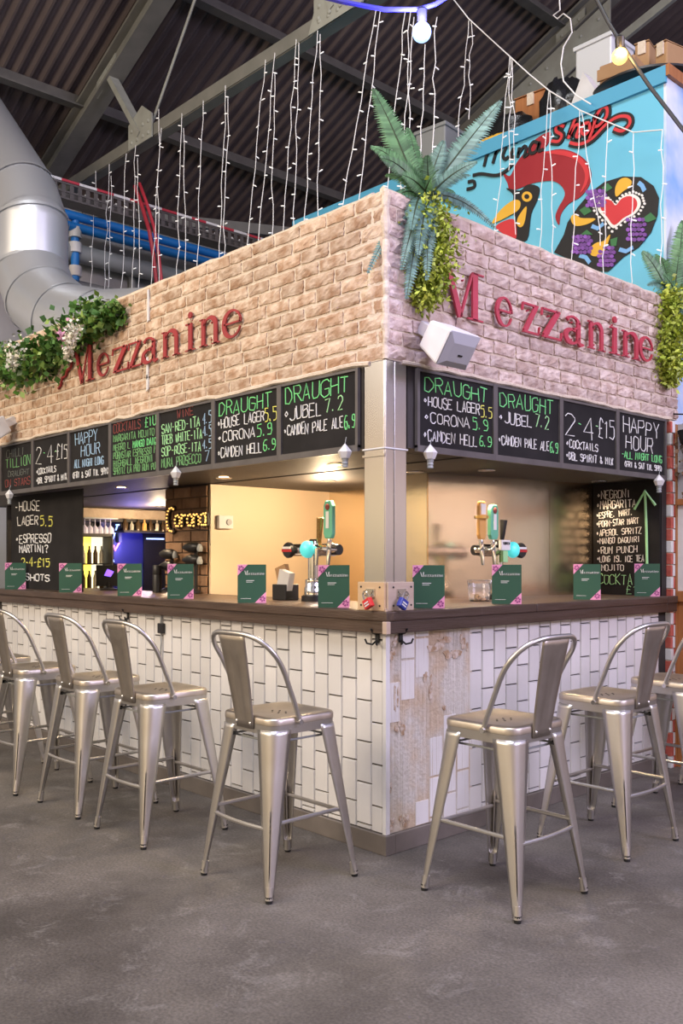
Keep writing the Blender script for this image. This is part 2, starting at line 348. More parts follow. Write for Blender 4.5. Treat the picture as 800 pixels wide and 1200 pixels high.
def tag(o, label, cat, group=None, kind=None):
    o['label'] = label; o['category'] = cat
    if group: o['group'] = group
    if kind: o['kind'] = kind
    return o
def thing(name, label, cat, loc=(0,0,0), rz=0, group=None):
    o = bpy.data.objects.new(name, None); COL.objects.link(o); o.empty_display_size = 0.1
    o.location = loc; o.rotation_euler = (0,0,rz)
    return tag(o, label, cat, group)
def struct(o): o['kind'] = 'structure'; return o
def copy_tree(o, parent=None):
    c = o.copy(); COL.objects.link(c)
    if parent: c.parent = parent
    for ch in list(o.children): copy_tree(ch, c)
    return c
ORD = ['first','second','third','fourth','fifth','sixth','seventh','eighth','ninth','tenth','eleventh','twelfth','thirteenth','fourteenth','fifteenth','sixteenth','seventeenth','eighteenth','nineteenth','twentieth']

# chalk lettering: a single stroke alphabet on a 4 x 6 grid
G = {
'A':"00 26 40|12 32",'B':"00 06 36 45 34 03|34 42 41 30 00",'C':"45 36 16 05 01 10 30 41",'D':"00 06 26 44 42 20 00",
'E':"46 06 00 40|03 33",'F':"46 06 00|03 33",'G':"45 36 16 05 01 10 30 41 43 23",'H':"00 06|40 46|03 43",'I':"20 26",
'J':"46 41 30 10 01",'K':"00 06|46 03 40",'L':"06 00 40",'M':"00 06 23 46 40",'N':"00 06 40 46",'O':"16 36 45 41 30 10 01 05 16",
'P':"00 06 36 45 44 33 03",'Q':"16 36 45 41 30 10 01 05 16|22 40",'R':"00 06 36 45 44 33 03|23 40",'S':"45 36 16 05 04 13 33 42 41 30 10 01",
'T':"06 46|26 20",'U':"06 01 10 30 41 46",'V':"06 20 46",'W':"06 10 23 30 46",'X':"00 46|06 40",'Y':"06 23 46|23 20",'Z':"06 46 00 40",
'0':"16 36 45 41 30 10 01 05 16",'1':"15 26 20",'2':"05 16 36 45 44 00 40",'3':"05 16 36 45 34 23 34 42 41 30 10 01",'4':"30 36 02 42",
'5':"46 06 04 34 43 41 30 00",'6':"46 26 04 01 10 30 41 42 33 03",'7':"06 46 10",'8':"13 04 05 16 36 45 44 33 13 02 01 10 30 41 42 33",
'9':"00 30 42 45 36 16 05 04 13 43",'.':"10 11",'-':"13 33",'&':"40 05 16 25 01 10 20 42",'?':"05 16 36 45 44 23 22|20 21",'(':"36 14 12 30",')':"16 34 32 10",
'/':"00 46","'":"26 24",'£':"45 36 26 15 11 00 40|03 33",'*':"13 24 33 22 13",'!':"26 22|20 21",
}
def chalk(mb, text, x0, x1, z0, h, r=0.0035, y=-0.002, slope=0.0, rnd=None):
    rnd = rnd or random
    n = len(text); adv = (x1 - x0)/n
    for i, ch in enumerate(text):
        if ch == ' ' or ch not in G: continue
        jz = rnd.uniform(-.05,.05)*h; js = rnd.uniform(.92,1.06)
        for st in G[ch].split('|'):
            pts = []
            for q in st.split():
                gx = int(q[0])/4; gz = int(q[1])/6
                px = x0 + adv*(i + 0.10 + 0.76*gx) + rnd.uniform(-.07,.07)*adv
                pz = z0 + jz + h*js*gz + rnd.uniform(-.045,.045)*h + slope*(px-x0)
                pts.append((px, y, pz))
            mb.tube(pts, r, 4)
    return mb

# serif display alphabet for the big sign: strokes in a unit box (x 0..1, z 0..1 of the letter's own height)
def arc(cx, cz, rx, rz, a0, a1, n=14):
    return [(cx+rx*math.cos(math.radians(a0+(a1-a0)*i/n)), cz+rz*math.sin(math.radians(a0+(a1-a0)*i/n))) for i in range(n+1)]
def glyph(ch, k):
    # k: stroke unit (width share)
    t = 0.24; th = 0.085
    if ch == 'M': return [([(0.02,.99),(.36,0.0)],.17),([(.36,0),(.68,.96)],.06),([(.76,0),(.76,1)],.19),([(.56,.02),(.98,.02)],.04),([(.70,.98),(1,.98)],.04),([(-.03,.98),(.14,.98)],.04)]
    if ch == 'e':
        a = arc(.5,.5,.40,.45,10,340,22); wd = [th+ (t-th)*max(0,math.cos(math.radians((10+330*i/22)-180)))**1 for i in range(23)]
        return [(a,wd),([(.12,.52),(.90,.52)],.07),([(.88,.50),(.88,.62)],.13)]
    if ch == 'z': return [([(.06,.96),(.90,.96)],.08),([(.80,.95),(.18,.05)],.24),([(.10,.04),(.96,.04)],.08),([(.08,.98),(.05,.72)],.07),([(.94,.02),(.98,.30)],.07)]
    if ch == 'a':
        b = arc(.40,.27,.30,.24,60,360,16); wb = [th+(t-th)*max(0,math.cos(math.radians((60+300*i/16)-190))) for i in range(17)]
        return [(b,wb),([(.70,.80),(.70,.10),(.78,.03),(.95,.06)],[.22,.22,.16,.06]),(arc(.42,.74,.28,.22,0,160,10),[.2,.18,.14,.1,.08,.08,.08,.08,.10,.13,.15]),([(.40,.53),(.70,.60)],.07)]
    if ch == 'n': return [([(.20,0),(.20,.97)],.22),([(.03,.96),(.20,.96)],.06),([(.02,.02),(.40,.02)],.045),(arc(.52,.66,.28,.30,170,0,12)+[(.80,0)],[.06]*4+[.08,.10,.13,.17,.2,.22,.22,.22,.22,.22]),([(.62,.02),(.99,.02)],.045)]
    if ch == 'i': return [([(.5,0),(.5,.72)],.40),([(.12,.70),(.5,.70)],.05),([(.08,.015),(.92,.015)],.035),(arc(.5,.92,.001,.001,0,360,4),.01)]
    return []
def letter(mb, ch, x0, x1, z0, h, y0, y1):
    W = x1 - x0
    for pts, wd in glyph(ch, 1):
        P = [(x0 + p[0]*W, z0 + p[1]*h) for p in pts]
        sc = W*.74
        ww = [q*sc for q in wd] if isinstance(wd, list) else wd*sc
        # horizontal strokes take their weight from the height
        if not isinstance(wd, list) and len(pts) == 2 and abs(pts[0][1]-pts[1][1]) < 0.02: ww = wd*h*.85
        mb.stroke(P, ww, y0, y1)
    if ch == 'i':
        c = (x0+W*.5, z0+h*.93); r = min(W*.30, h*.09)
        mb.prism([(c[0]+r*math.cos(2*PI*i/14), c[1]+r*math.sin(2*PI*i/14)) for i in range(14)], y0, y1)
    return mb

# ================================================================== THE HALL
o = MB().add([(-12,-9,0),(9,-9,0),(9,18,0),(-12,18,0)],[(0,1,2,3)]).build('floor','floor'); struct(o)
def roofz(x): return 7.0 + 0.41*(x + 5.3)
mb = MB(); ny = 150*6; vs = []; fs = []
for i in range(ny+1):
    y = -5.0 + i*(21.9/ny); dz = 0.032*math.cos(2*PI*y/0.146)
    for x in (-8.2, 2.6): vs.append((x, y, roofz(x)+0.27+dz))
for i in range(ny): fs.append((2*i,2*i+1,2*i+3,2*i+2))
o = mb.add(vs, fs).build('ceiling','roof',smooth=True); struct(o)
o = MB().box((-7.9,-6,0),(-7.6,17,5.75)).build('wall_left','wallgrey'); struct(o)
o = MB().box((-7.6,16.8,0),(2.6,17,10.2)).build('wall_back','wallgrey'); struct(o)

for i, x in enumerate((-6.84,-5.20,-3.55,-1.90,-0.25)):
    z = roofz(x)+0.17
    m_ = MB().bar((x,-4.9,z),(x,16.7,z),0.05,0.15).bar((x+.05,-4.9,z-.07),(x+.05,16.7,z-.07),0.12,0.02)
    tag(m_.build('roof_purlin','purlin'), 'long grey steel purlin under the dark corrugated roof, %s up from the left eave' % ORD[i], 'roof beam')

def rivets(par, pts, y):
    for (x, z) in pts:
        MB().sphere((x,y,z),0.022,8,4,(1,.6,1)).build('rivet','trusslight',par,smooth=True)
def truss(Y, label, tie=True):
    t = thing('roof_truss', label, 'roof truss', (0,Y,0))
    a = (-7.75, roofz(-7.75)-.03); b = (1.2, roofz(1.2)-.03)
    m_ = MB()
    m_.bar((a[0],0,a[1]),(b[0],0,b[1]),.035,.24)
    for dz in (.12,-.12): m_.bar((a[0],0,a[1]+dz),(b[0],0,b[1]+dz),.20,.03)
    m_.build('rafter','truss',t)
    m_ = MB(); m_.bar((-7.6,-.03,5.68),(2.2,-.03,5.68),.012,.12); m_.bar((-7.6,.03,5.62),(2.2,.03,5.62),.11,.014)
    if tie: m_.build('tie_beam','trusslight' if Y > 4 else 'truss',t)
    zs = lambda x: roofz(x)-.03
    for x0, x1 in ((-6.15,-5.45),(-3.35,-2.5)):
        MB().bar((x0,-.02,zs(x0)),(x1,-.02,5.70),.06,.11,up=(0,1,0)).build('strut','trusslight',t)
        MB().prism([(x1-.22,5.60),(x1+.24,5.60),(x1+.24,5.84),(x1+.05,5.98),(x1-.22,5.86)],-.06,-.045).build('gusset_plate','trusslight',t)
        g = t.children[-1]
        rivets(g, [(x1-.15+.11*k,5.66) for k in range(4)]+[(x1-.15+.11*k,5.78) for k in range(4)], -.062)
        g2 = MB().prism([(x0-.2,zs(x0)-.22),(x0+.2,zs(x0)-.05),(x0+.2,zs(x0)+.12),(x0-.2,zs(x0)-.04)],-.06,-.045).build('gusset_plate','trusslight',t)
        rivets(g2, [(x0-.12+.12*k, zs(x0)-.09+.05*k) for k in range(3)], -.062)
    for x0, x1 in ((-5.35,-3.75),(-2.45,-1.0)):
        MB().tube([(x0,0,5.72),(x1,0,zs(x1))],.014,6).build('tie_rod','trusslight',t)
    return t
truss(2.0, 'grey riveted steel roof truss carrying the fairy lights above the bar')
t2 = truss(6.64, 'pale grey roof truss behind the blue shop box, with a large riveted plate')
# big plate on the second rafter, seen above the shop box
p = ony(655,52,6.64); x0 = p.x
g2 = MB().prism([(x0-.75,roofz(x0-.75)-.62),(x0+.75,roofz(x0+.75)-.62),(x0+.75,roofz(x0+.75)-.2),(x0-.75,roofz(x0-.75)-.2)],-.09,-.07).build('gusset_plate','trusslight',t2)
rivets(g2, [(x0-.6+.24*k, roofz(x0-.6+.24*k)-.52) for k in range(6)]+[(x0-.6+.24*k, roofz(x0-.6+.24*k)-.32) for k in range(6)], -.095)
MB().bar((x0+.1,0,roofz(x0)-.60),(ony(790,-5,6.64).x,0,ony(790,-5,6.64).z),.05,.10).build('strut','trusslight',t2)
a = ony(395,18,2.0)
g2 = MB().prism([(a.x-.28,5.60),(a.x+.35,5.60),(a.x+.5,5.95),(a.x+.2,6.25),(a.x-.1,6.0)],-.065,-.05).build('gusset_plate','trusslight',bpy.data.objects['roof_truss'])
rivets(g2, [(a.x-.15+.13*k,5.68) for k in range(4)]+[(a.x+.05+.1*k,5.85+.08*k) for k in range(3)], -.068)
# slanting brace low across the roof
tag(MB().bar((-7.4,2.3,5.55),(-5.4,8.6,5.9),.06,.13).build('roof_brace','truss'), 'slanting steel wind brace low under the roof at the far left', 'roof beam')

# ---- pipes, tray and duct on the left
for i, (z, x) in enumerate(((5.40,-7.25),(5.27,-7.25))):
    m_ = MB().tube([(x,-1.5,z),(x,11,z)],.055,10)
    tag(m_.build('water_pipe','bluepipe',smooth=True), ('upper' if i == 0 else 'lower')+' bright blue water pipe running along the left hall wall', 'pipe')
for i, (z, x, r) in enumerate(((5.00,-7.35,.11),(4.62,-7.4,.075))):
    m_ = MB().tube([(x,-1.5,z),(x,11,z)],r,12)
    tag(m_.build('service_pipe','greypipe',smooth=True), ('thick upper' if i == 0 else 'thinner lower')+' grey pipe along the left hall wall below the blue pipes', 'pipe')
pts = [onx(100,306,-7.54),onx(125,311,-7.54),onx(148,318,-7.54),onx(155,324,-7.54),onx(156,350,-7.54)]
tag(MB().tube(pts,.05,10).build('bent_conduit','greypipe',smooth=True), 'pale grey conduit that bends down the left wall above the ivy', 'pipe')
t = thing('pipe_valve','blue pipe stub with white collars hanging below the blue pipes','valve',onx(88,255,-7.27))
MB().tube([(0,0,.05),(0,0,-.75)],.05,10).build('pipe','bluepipe',t,smooth=True)
for z in (-.12,-.30,-.58):
    MB().tube([(0,0,z),(0,0,z-.12)],.075,12).build('collar','plastic',t,smooth=True)
t = thing('cable_tray','perforated grey cable tray with red and white tape crossing below the roof','cable tray',(-6.2,0,5.09))
m_ = MB(); m_.box((-.10,-2,0),(.10,9,.008))
for k in range(120):
    y = -2 + k*.092
    m_.box((.10,y,0),(.108,y+.045,.17)); 
m_.box((.10,-2,.155),(.112,9,.175)); m_.box((.10,-2,.07),(.112,9,.09)); m_.box((.10,-2,0),(.112,9,.02)); m_.box((-.112,-2,0),(-.10,9,.17))
m_.build('tray','boardframe',t)
m_ = MB(); m2 = MB()
for k in range(56):
    y = -2 + k*.2
    (m_ if k%2 else m2).box((.095,y,.178),(.118,y+.2,.205))
m_.build('red_tape','redcable',t)['label'] = 'red stretches of the tape'
m2.build('white_tape','plastic',t)
pts = [atd(158,218,10.2),atd(166,240,10.1),atd(175,270,10.0),atd(180,300,10.0),atd(185,345,10.0)]
tag(MB().tube(pts,.022,6).tube([p+Vector((.10,0,0)) for p in pts],.018,6).build('hanging_cable','redcable'), 'pair of red cables hanging from the cable tray', 'cable')

t = thing('air_duct','large shiny galvanised air duct bending behind the flowered end of the fascia','duct',(0,.8,0))
cps = [(-40,120),(26,228),(37,262),(37,318),(50,352),(80,378),(122,388),(260,392)]
cw = [ony(x,y,.8) for x,y in cps]; cw = [Vector((p.x,0,p.z)) for p in cw]
for i in range(len(cw)-1):
    n = 'duct_section'
    MB().tube([cw[i],cw[i+1]],.335,36,caps=False).build(n,'galv',t,smooth=True)
    if 0 < i:
        d0 = (cw[i]-cw[i-1]).normalized(); d1 = (cw[i+1]-cw[i]).normalized(); d = (d0+d1).normalized()
        MB().tube([cw[i]-d*.016,cw[i]+d*.016],.347,36,caps=False).sphere(cw[i],.334,24,12).build('duct_seam','galv',t,smooth=True)

# ================================================================== THE BAR
# counter body with tiles
LX, RY = -4.35, 2.60
t = thing('bar_counter','corner bar counter clad in upright white tiles with bare patches at the corner','bar counter')
m_ = MB(); m_.box((LX,0.012,0.0),(-.012,0.10,1.01)); m_.box((-.10,.10,0),(-0.012,RY,1.01))
m_.build('carcass','grout',t)
def tiles(mb, length, side, keep=None):
    # local: u along the face from the corner, front at v = 0 (outward negative)
    pw, ph, g = .0985, .19, .0045
    n = int(length/pw)
    for c in range(n):
        z = .09 - (0.07 if c % 2 == 0 else .165)
        while z < 1.01:
            z0, z1 = max(z, .092), min(z+ph-g, 1.01)
            zc = (z0+z1)/2
            if z1 - z0 > .012 and (keep is None or keep(c, zc)):
                u0 = c*pw + (.022 if c == 0 else 0); u1 = (c+1)*pw - g
                e = .0035; d = random.uniform(0,.0016)
                vs = [(u0,0,z0),(u1,0,z0),(u1,0,z1),(u0,0,z1),(u0+e,-.010-d,z0+e),(u1-e,-.010-d,z0+e),(u1-e,-.010-d,z1-e),(u0+e,-.010-d,z1-e)]
                fs = [(4,5,6,7),(0,1,5,4),(1,2,6,5),(2,3,7,6),(3,0,4,7)]
                if side == 'L': vs = [(-p[0],p[1]+.012,p[2]) for p in vs]; fs = [f[::-1] for f in fs]
                else: vs = [(-p[1]-.012,p[0],p[2]) for p in vs]
                mb.add(vs, fs)
            z += ph
    return mb
tiles(MB(), 4.3, 'L').build('tile_cladding','tile',t)
def keep(c, z):
    if c == 0: return .66 < z < .86
    if c == 1: return z > .74
    if c == 2: return z > .84 or z < .30
    if c == 3: return z < .40
    if c in (4,5): return z < .50
    return True
tiles(MB(), 2.5, 'R', keep).build('tile_cladding','tile',t)
# ridged adhesive where tiles have come away
m_ = MB(); vs = []; fs = []
nU = 160
for i in range(nU+1):
    u = .012 + i*(.60/nU); r = .0045*(1 if i % 2 else -1)*(0.4+0.6*random.random())
    for k in range(9):
        vs.append((-.004 + r*(.5+.5*random.random()), u, .092 + k*(.918/8)))
for i in range(nU):
    for k in range(8): a = i*9+k; fs.append((a,a+9,a+10,a+1))
m_.add(vs, fs).build('tile_adhesive','adhesive',t)
m_ = MB(); rr = random.Random(4)
for (u, z, a, b) in ((.05,.93,.06,.08),(.36,.93,.18,.06),(.45,.86,.12,.05),(.03,.13,.05,.05),(.12,.14,.05,.05),(.10,.56,.06,.06),(.30,.72,.03,.10),(.26,.78,.04,.05),(.55,.93,.05,.08),(.07,.70,.03,.08),(.03,.30,.02,.04),(.40,.62,.03,.02)):
    for q in range(5):
        cu = u + rr.uniform(-a,a)*.5; cz = z + rr.uniform(-b,b)*.5
        poly = [(cu+a*rr.uniform(.16,.34)*max(-.7,min(.7,math.cos(k*PI/6))), cz+b*rr.uniform(.22,.44)*max(-.7,min(.7,math.sin(k*PI/6)))) for k in range(12)]
        poly = [(min(max(x,.014),.62), min(max(y,.095),1.005)) for x, y in poly]
        m_.prism(poly, -.0005-.0002*q, .004, Matrix.Rotation(PI/2,4,'Z'))
m_.build('glue_stain','adhesive_stain',t)
MB().box((-.018,-.003,.092),(.003,.022,1.01)).build('corner_trim','plastic',t)
m_ = MB(); m_.box((LX,-.012,0),(.012,.05,.09)); m_.build('kickboard','kick',t,bevel=.003)
m_ = MB(); m_.box((-.05,.0505,0),(.012,RY-.05,.09)); m_.build('kickboard','kick',t,bevel=.003)

t = thing('timber_worktop','dark stained timber bar top wrapping round the corner of the tiled counter','worktop')
m_ = MB(); m_.box((LX,-.045,1.055),(.048,.60,1.10)); m_.build('top_plank','wood_dark',t,bevel=.006)
m_ = MB(); m_.box((LX,-.038,1.0),(.04,-.005,1.056)); m_.build('front_lip','wood_dark',t,bevel=.004)
m_ = MB(); m_.box((-.70,.60,1.055),(.048,1.085,1.10)); m_.add([(-.715,1.085,1.055),(.048,1.085,1.055),(.048,2.49,1.055),(-.49,2.49,1.055),(-.715,1.085,1.10),(.048,1.085,1.10),(.048,2.49,1.10),(-.49,2.49,1.10)],[(0,3,2,1),(4,5,6,7),(0,1,5,4),(1,2,6,5),(2,3,7,6),(3,0,4,7)]); m_.box((-.2,.0,1.056),(.049,.63,1.1005)); m_.build('top_plank','wood_dark_y',t,bevel=.006)
m_ = MB(); m_.box((.005,-.02,1.0),(.041,2.49,1.056)); m_.box((.030,2.49,1.0),(.0415,2.615,1.056)); m_.box((.030,2.49,1.055),(.048,2.615,1.10)); m_.build('front_lip','wood_dark_y',t,bevel=.004)
MB().box((.022,-.047,1.0),(.050,-.020,1.056)).build('corner_block','ply2',t,bevel=.003)

# hooks under the lip
def hook(name, label, loc, rz):
    t = thing(name,label,'coat hook',loc,rz,'coat hooks under the bar top')
    MB().box((-.012,-.006,-.01),(.012,0,.05)).build('back_plate','rubber',t,bevel=.002)
    m_ = MB()
    for s in (-1,1):
        m_.tube([(0,-.006,.0),(s*.015,-.02,-.018),(s*.03,-.04,-.012),(s*.036,-.046,.008)],.0045,6)
    m_.tube([(0,-.006,.03),(0,-.03,.035),(0,-.045,.055)],.0045,6)
    m_.build('prong','rubber',t,smooth=True)
hook('coat_hook','black double hook under the bar top, left of the counter corner',(-.05,-.002,.965),0)
hook('coat_hook','black double hook under the bar top, right of the counter corner',(.004,.09,.965),PI/2)
hook('coat_hook','black double hook under the bar top, far left above the stools',(-2.27,-.002,.965),0)
t = thing('plug_socket','black socket with hanging wire on the tiles above the left stools','socket',(-1.87,0,.92))
MB().box((-.03,-.02,-.03),(.03,.0,.03)).build('socket','black',t,bevel=.004)
MB().tube([(0,-.012,.03),(.005,-.012,.09)],.006,6).tube([(0,-.012,-.03),(.006,-.014,-.09),(-.004,-.012,-.15),(.002,-.012,-.2)],.004,6).build('wire','greypipe',t)

# brick fascia
def bricks(mb, L, z0, z1, rows, rnd, e0, e1, i0, i1, gap):
    ph = (z1 - z0)/rows; pw = .205; g = gap
    for r in range(rows):
        u = -(pw/2 if r % 2 else 0) - rnd.uniform(0,.03)
        while u < L:
            l = pw + rnd.uniform(-.025,.02)
            u0, u1 = max(u, .004), min(u+l-g, L)
            if u1 - u0 > .03:
                a, b = z0 + r*ph + g*.5 + rnd.uniform(-.003,.003), z0 + (r+1)*ph - g*.5 + rnd.uniform(-.003,.003)
                nx, nz = 7, 4; vs = []; fs = []
                for k in range(nz+1):
                    for i in range(nx+1):
                        edge = i in (0,nx) or k in (0,nz)
                        d = rnd.uniform(e0,e1) if edge else rnd.uniform(i0,i1)
                        vs.append((u0+(u1-u0)*i/nx + (rnd.uniform(-.004,.004)), -d-.003, a+(b-a)*k/nz + rnd.uniform(-.003,.003)))
                for k in range(nz):
                    for i in range(nx): q = k*(nx+1)+i; fs.append((q,q+1,q+nx+2,q+nx+1))
                # skirt back to the mortar
                ring = [i for i in range(nx+1)] + [k*(nx+1)+nx for k in range(1,nz+1)] + [nz*(nx+1)+i for i in range(nx-1,-1,-1)] + [k*(nx+1) for k in range(nz-1,0,-1)]
                o = len(vs)
                for i in ring: vs.append((vs[i][0], .004, vs[i][2]))
                m = len(ring)
                for i in range(m): j = (i+1)%m; fs.append((ring[j],ring[i],o+i,o+j))
                mb.add(vs, fs)
            u += l
    return mb
FZ0, FZ1 = 2.235, 3.0
t = thing('brick_fascia','long tan brick-faced fascia box above the menu boards, turning the corner','fascia')
m_ = MB(); m_.box((LX+.03,.004,FZ0),(-.0,.12,FZ1)); m_.box((-.12,.0,FZ0),(-.004,2.70,FZ1)); m_.build('backing','mortar',t)
m_ = bricks(MB(), 4.30, FZ0, FZ1, 11, random.Random(3), .0,.003,.002,.0065,.016); 
m_.v = [(-p[0], p[1]+.003, p[2]) for p in m_.v]; m_.f = [f[::-1] for f in m_.f]
m_.build('brick_facing','brick',t)
m_ = bricks(MB(), 2.70, FZ0, FZ1, 11, random.Random(5), .001,.006,.004,.012,.012)
m_.v = [(-p[1]-.003, p[0], p[2]) for p in m_.v]
m_.build('brick_facing','brick_pink',t)
m_ = MB(); rr = random.Random(9)
pr = [(FZ0+(FZ1-FZ0)*i/24) for i in range(25)]
m_.tube([(-.004+rr.uniform(-.004,.004),.004+rr.uniform(-.004,.004),z) for z in pr],[.017+rr.uniform(-.004,.006) for _ in pr],8)
m_.build('corner_mortar','mortar',t)
m_ = MB()
m_.tube([(-i*.1,-.004+rr.uniform(-.004,.004),FZ0+rr.uniform(-.008,.008)) for i in range(1,44)],.013,6)
m_.tube([(.004+rr.uniform(-.004,.004),i*.1,FZ0+rr.uniform(-.006,.006)) for i in range(1,27)],.011,6)
m_.tube([(-i*.1,.02+rr.uniform(-.004,.004),FZ1+rr.uniform(-.006,.004)) for i in range(1,43)],.018,6)
m_.tube([(-.02+rr.uniform(-.004,.004),i*.1,FZ1+rr.uniform(-.006,.004)) for i in range(0,27)],.018,6)
m_.build('mortar_bead','mortar',t)
# white drip marks below and above the sign
m_ = MB()
for (x, z, l) in ((-2.02,2.78,.20),(-2.03,2.43,.14),(-2.03,2.36,.10)):
    m_.prism([(x-.010,z),(x+.008,z+.01),(x+.012,z+l*.6),(x+.004,z+l),(x-.008,z+l)],-.012,-.004)
m_.build('paint_drip','plastic',t)

# soffit and bar ceiling
o = MB().box((LX+.03,0.0,1.845),(-.145,.62,2.235)).build('boxed_soffit','soffit'); o.name = 'trim_1'; struct(o)
m_ = MB(); m_.box((-6.0,.62,1.84),(-.0,2.62,1.95)); m_.box((-.56,.142,1.846),(.0,2.55,2.23))
o = m_.build('ceiling_bar','soffit'); struct(o)
o = MB().box((-.14,-.012,1.80),(0,.0,1.81)).build('trim_2','steel'); struct(o)

# chalk menu boards
def board(label, loc, rz, wd, ht, lines, group=None, seed=1, framed=True):
    rnd = random.Random(seed)
    t = thing('chalk_menu_board', label, 'menu board', loc, rz, group)
    MB().box((0,-.008,0),(wd,0,ht)).build('board','chalkboard',t)
    if framed:
        m_ = MB(); f = .017
        m_.box((-f,-.018,-.012),(0,0,ht+.004)); m_.box((wd,-.018,-.012),(wd+f,0,ht+.004)); m_.box((-f,-.020,-.030),(wd+f,0,0)); m_.box((0,-.016,ht-.008),(wd,0,ht+.004))
        m_.build('frame','boardframe',t)
    by = {}
    for ln in lines:
        text, u0, u1, v0, h, colr = ln[:6]; sl = ln[6] if len(ln) > 6 else 0; r = (ln[7]*.66 if len(ln) > 7 else .0031)
        mb = by.setdefault(colr, MB())
        chalk(mb, text, u0*wd, u1*wd, v0*ht, h*ht, r, -.009, sl, rnd)
    nm = {'white':'white','green':'green','lime':'green','yellow':'yellow','redpen':'red','bluepen':'pale blue','greypen':'faded grey','greenfade':'faded green'}
    for colr, mb in by.items():
        c = mb.build('chalk_lettering', colr, t); c['label'] = nm[colr] + ' chalk lettering'
    return t
BZ, BH, P0 = 1.862, .352, .578
DR1 = [('DRAUGHT',.04,.92,.73,.21,'green'),('*HOUSE LAGER',.02,.80,.54,.15,'white'),('5.5',.80,.99,.52,.18,'yellow'),('*CORONA',.02,.66,.32,.15,'white'),('5.9',.68,.92,.32,.17,'green'),('*CAMDEN HELL',.02,.76,.08,.15,'white'),('6.9',.78,.97,.10,.16,'green')]
DR2 = [('DRAUGHT',.04,.92,.72,.23,'green'),('*JUBEL',.02,.56,.48,.18,'white'),('7.2',.60,.84,.50,.20,'lime'),('*CAMDEN PALE ALE',.02,.84,.26,.15,'white'),('6.9',.85,.99,.24,.17,'green')]
TWO = [('2',.04,.24,.48,.34,'white'),('-',.26,.36,.56,.22,'green'),('4',.38,.60,.46,.38,'white'),('-',.60,.68,.56,.22,'lime'),('£15',.66,.99,.50,.30,'white'),('*COCKTAILS',.06,.66,.26,.12,'white'),('*DBL SPIRIT & MIX',.06,.96,.07,.12,'white')]
left_boards = [
 ('faded menu board at the far left end under the brick fascia', [('CHILLI',.15,.75,.72,.18,'greypen'),('TILLION',.12,.95,.50,.20,'greenfade'),('DRAUGHT',.2,.92,.30,.12,'greypen'),('ON STARS',.1,.95,.08,.16,'redpen')]),
 ('menu board reading 2-4-£15 cocktails, on the left side of the bar', TWO),
 ('menu board reading Happy Hour in pale blue, left side of the bar', [('HAPPY',.12,.72,.72,.22,'bluepen'),('HOUR',.28,.78,.48,.20,'bluepen'),('ALL NIGHT LONG',.10,.86,.27,.15,'bluepen'),('(FRI & SAT TIL 9PM)',.05,.99,.07,.12,'white')]),
 ('menu board crowded with green cocktail names and £10, left side', [('COCKTAILS',.03,.66,.80,.16,'redpen'),('£10',.74,.99,.80,.17,'green'),('MARGARITA MOJITO',.03,.95,.63,.12,'greenfade'),('NEGRO L',.03,.42,.47,.12,'greenfade'),('MANGO DAIQ',.48,.99,.47,.12,'green'),('PORNSTAR ESPRESSO M',.03,.99,.32,.12,'greenfade'),('HIGHBALL NEGRONI',.03,.92,.18,.12,'greenfade'),('SPRITZ LA PRO RUM PU',.03,.97,.04,.12,'greenfade')]),
 ('menu board listing red, white, rose wine and prosecco', [('WINE',.34,.66,.84,.13,'redpen'),('SAN-RED-ITA',.03,.78,.63,.16,'lime'),('4.5',.82,.99,.66,.17,'bluepen'),('TREB WHITE-ITA',.03,.82,.44,.15,'lime'),('4.5',.83,.99,.46,.16,'bluepen'),('SOP-ROSE-ITA',.03,.80,.24,.15,'lime'),('4.5',.82,.99,.26,.15,'bluepen'),('MURA PROSECCO',.03,.80,.05,.15,'greenfade'),('7',.86,.96,.06,.17,'bluepen')]),
 ('draught menu board with three beers, on the left side of the bar', DR1),
 ('draught menu board with two beers, left of the steel corner pillar', DR2)]
x_end = -.162
for i, (lb, lines) in enumerate(left_boards):
    x1 = x_end - (6-i)*P0
    board(lb, (x1-P0+.018, -.004, BZ), 0, P0-.034, BH, lines, 'chalk boards under the brick fascia', 10+i)
right_boards = [('draught menu board with three beers, right of the steel corner pillar', [(a[0],a[1]+.03,min(a[2]+.02,1),a[3],a[4]*.92,a[5])+a[6:] for a in DR1]),
 ('draught menu board with two beers, on the right side of the bar', [(a[0],a[1],a[2],a[3]-(.10 if a[3]<.4 else 0),a[4]*.92,a[5])+a[6:] for a in DR2]),
 ('menu board reading 2-4-£15 cocktails, on the right side of the bar', TWO),
 ('menu board reading Happy Hour in white, at the right end of the bar', [('HAPPY',.08,.90,.66,.26,'white'),('HOUR',.14,.76,.38,.24,'white'),('-ALL NIGHT LONG',.06,.95,.22,.12,'green'),('(FRI & SAT TIL 9PM)',.12,.95,.07,.10,'white')])]
for i, (lb, lines) in enumerate(right_boards):
    y0 = .185 + i*.583
    board(lb, (.004, y0+.018, BZ), PI/2, .583-.034, BH, lines, 'chalk boards under the brick fascia', 30+i)
board('tall chalkboard offering house lager and espresso martini, at the left end', (-4.36,.14,1.101), 0, 1.215, .735,
  [('-HOUSE',.06,.44,.83,.10,'white',0,.008),('LAGER',.10,.42,.68,.09,'white',0,.008),('5.5',.44,.62,.66,.10,'yellow',0,.008),('*ESPRESSO',.07,.60,.49,.085,'white',0,.008),('MARTINI?',.13,.56,.385,.08,'white',0,.008),('2-4-£15',.16,.58,.24,.09,'yellow',0,.008),('SHOTS',.22,.58,.09,.07,'white',0,.008)], None, 51, False)
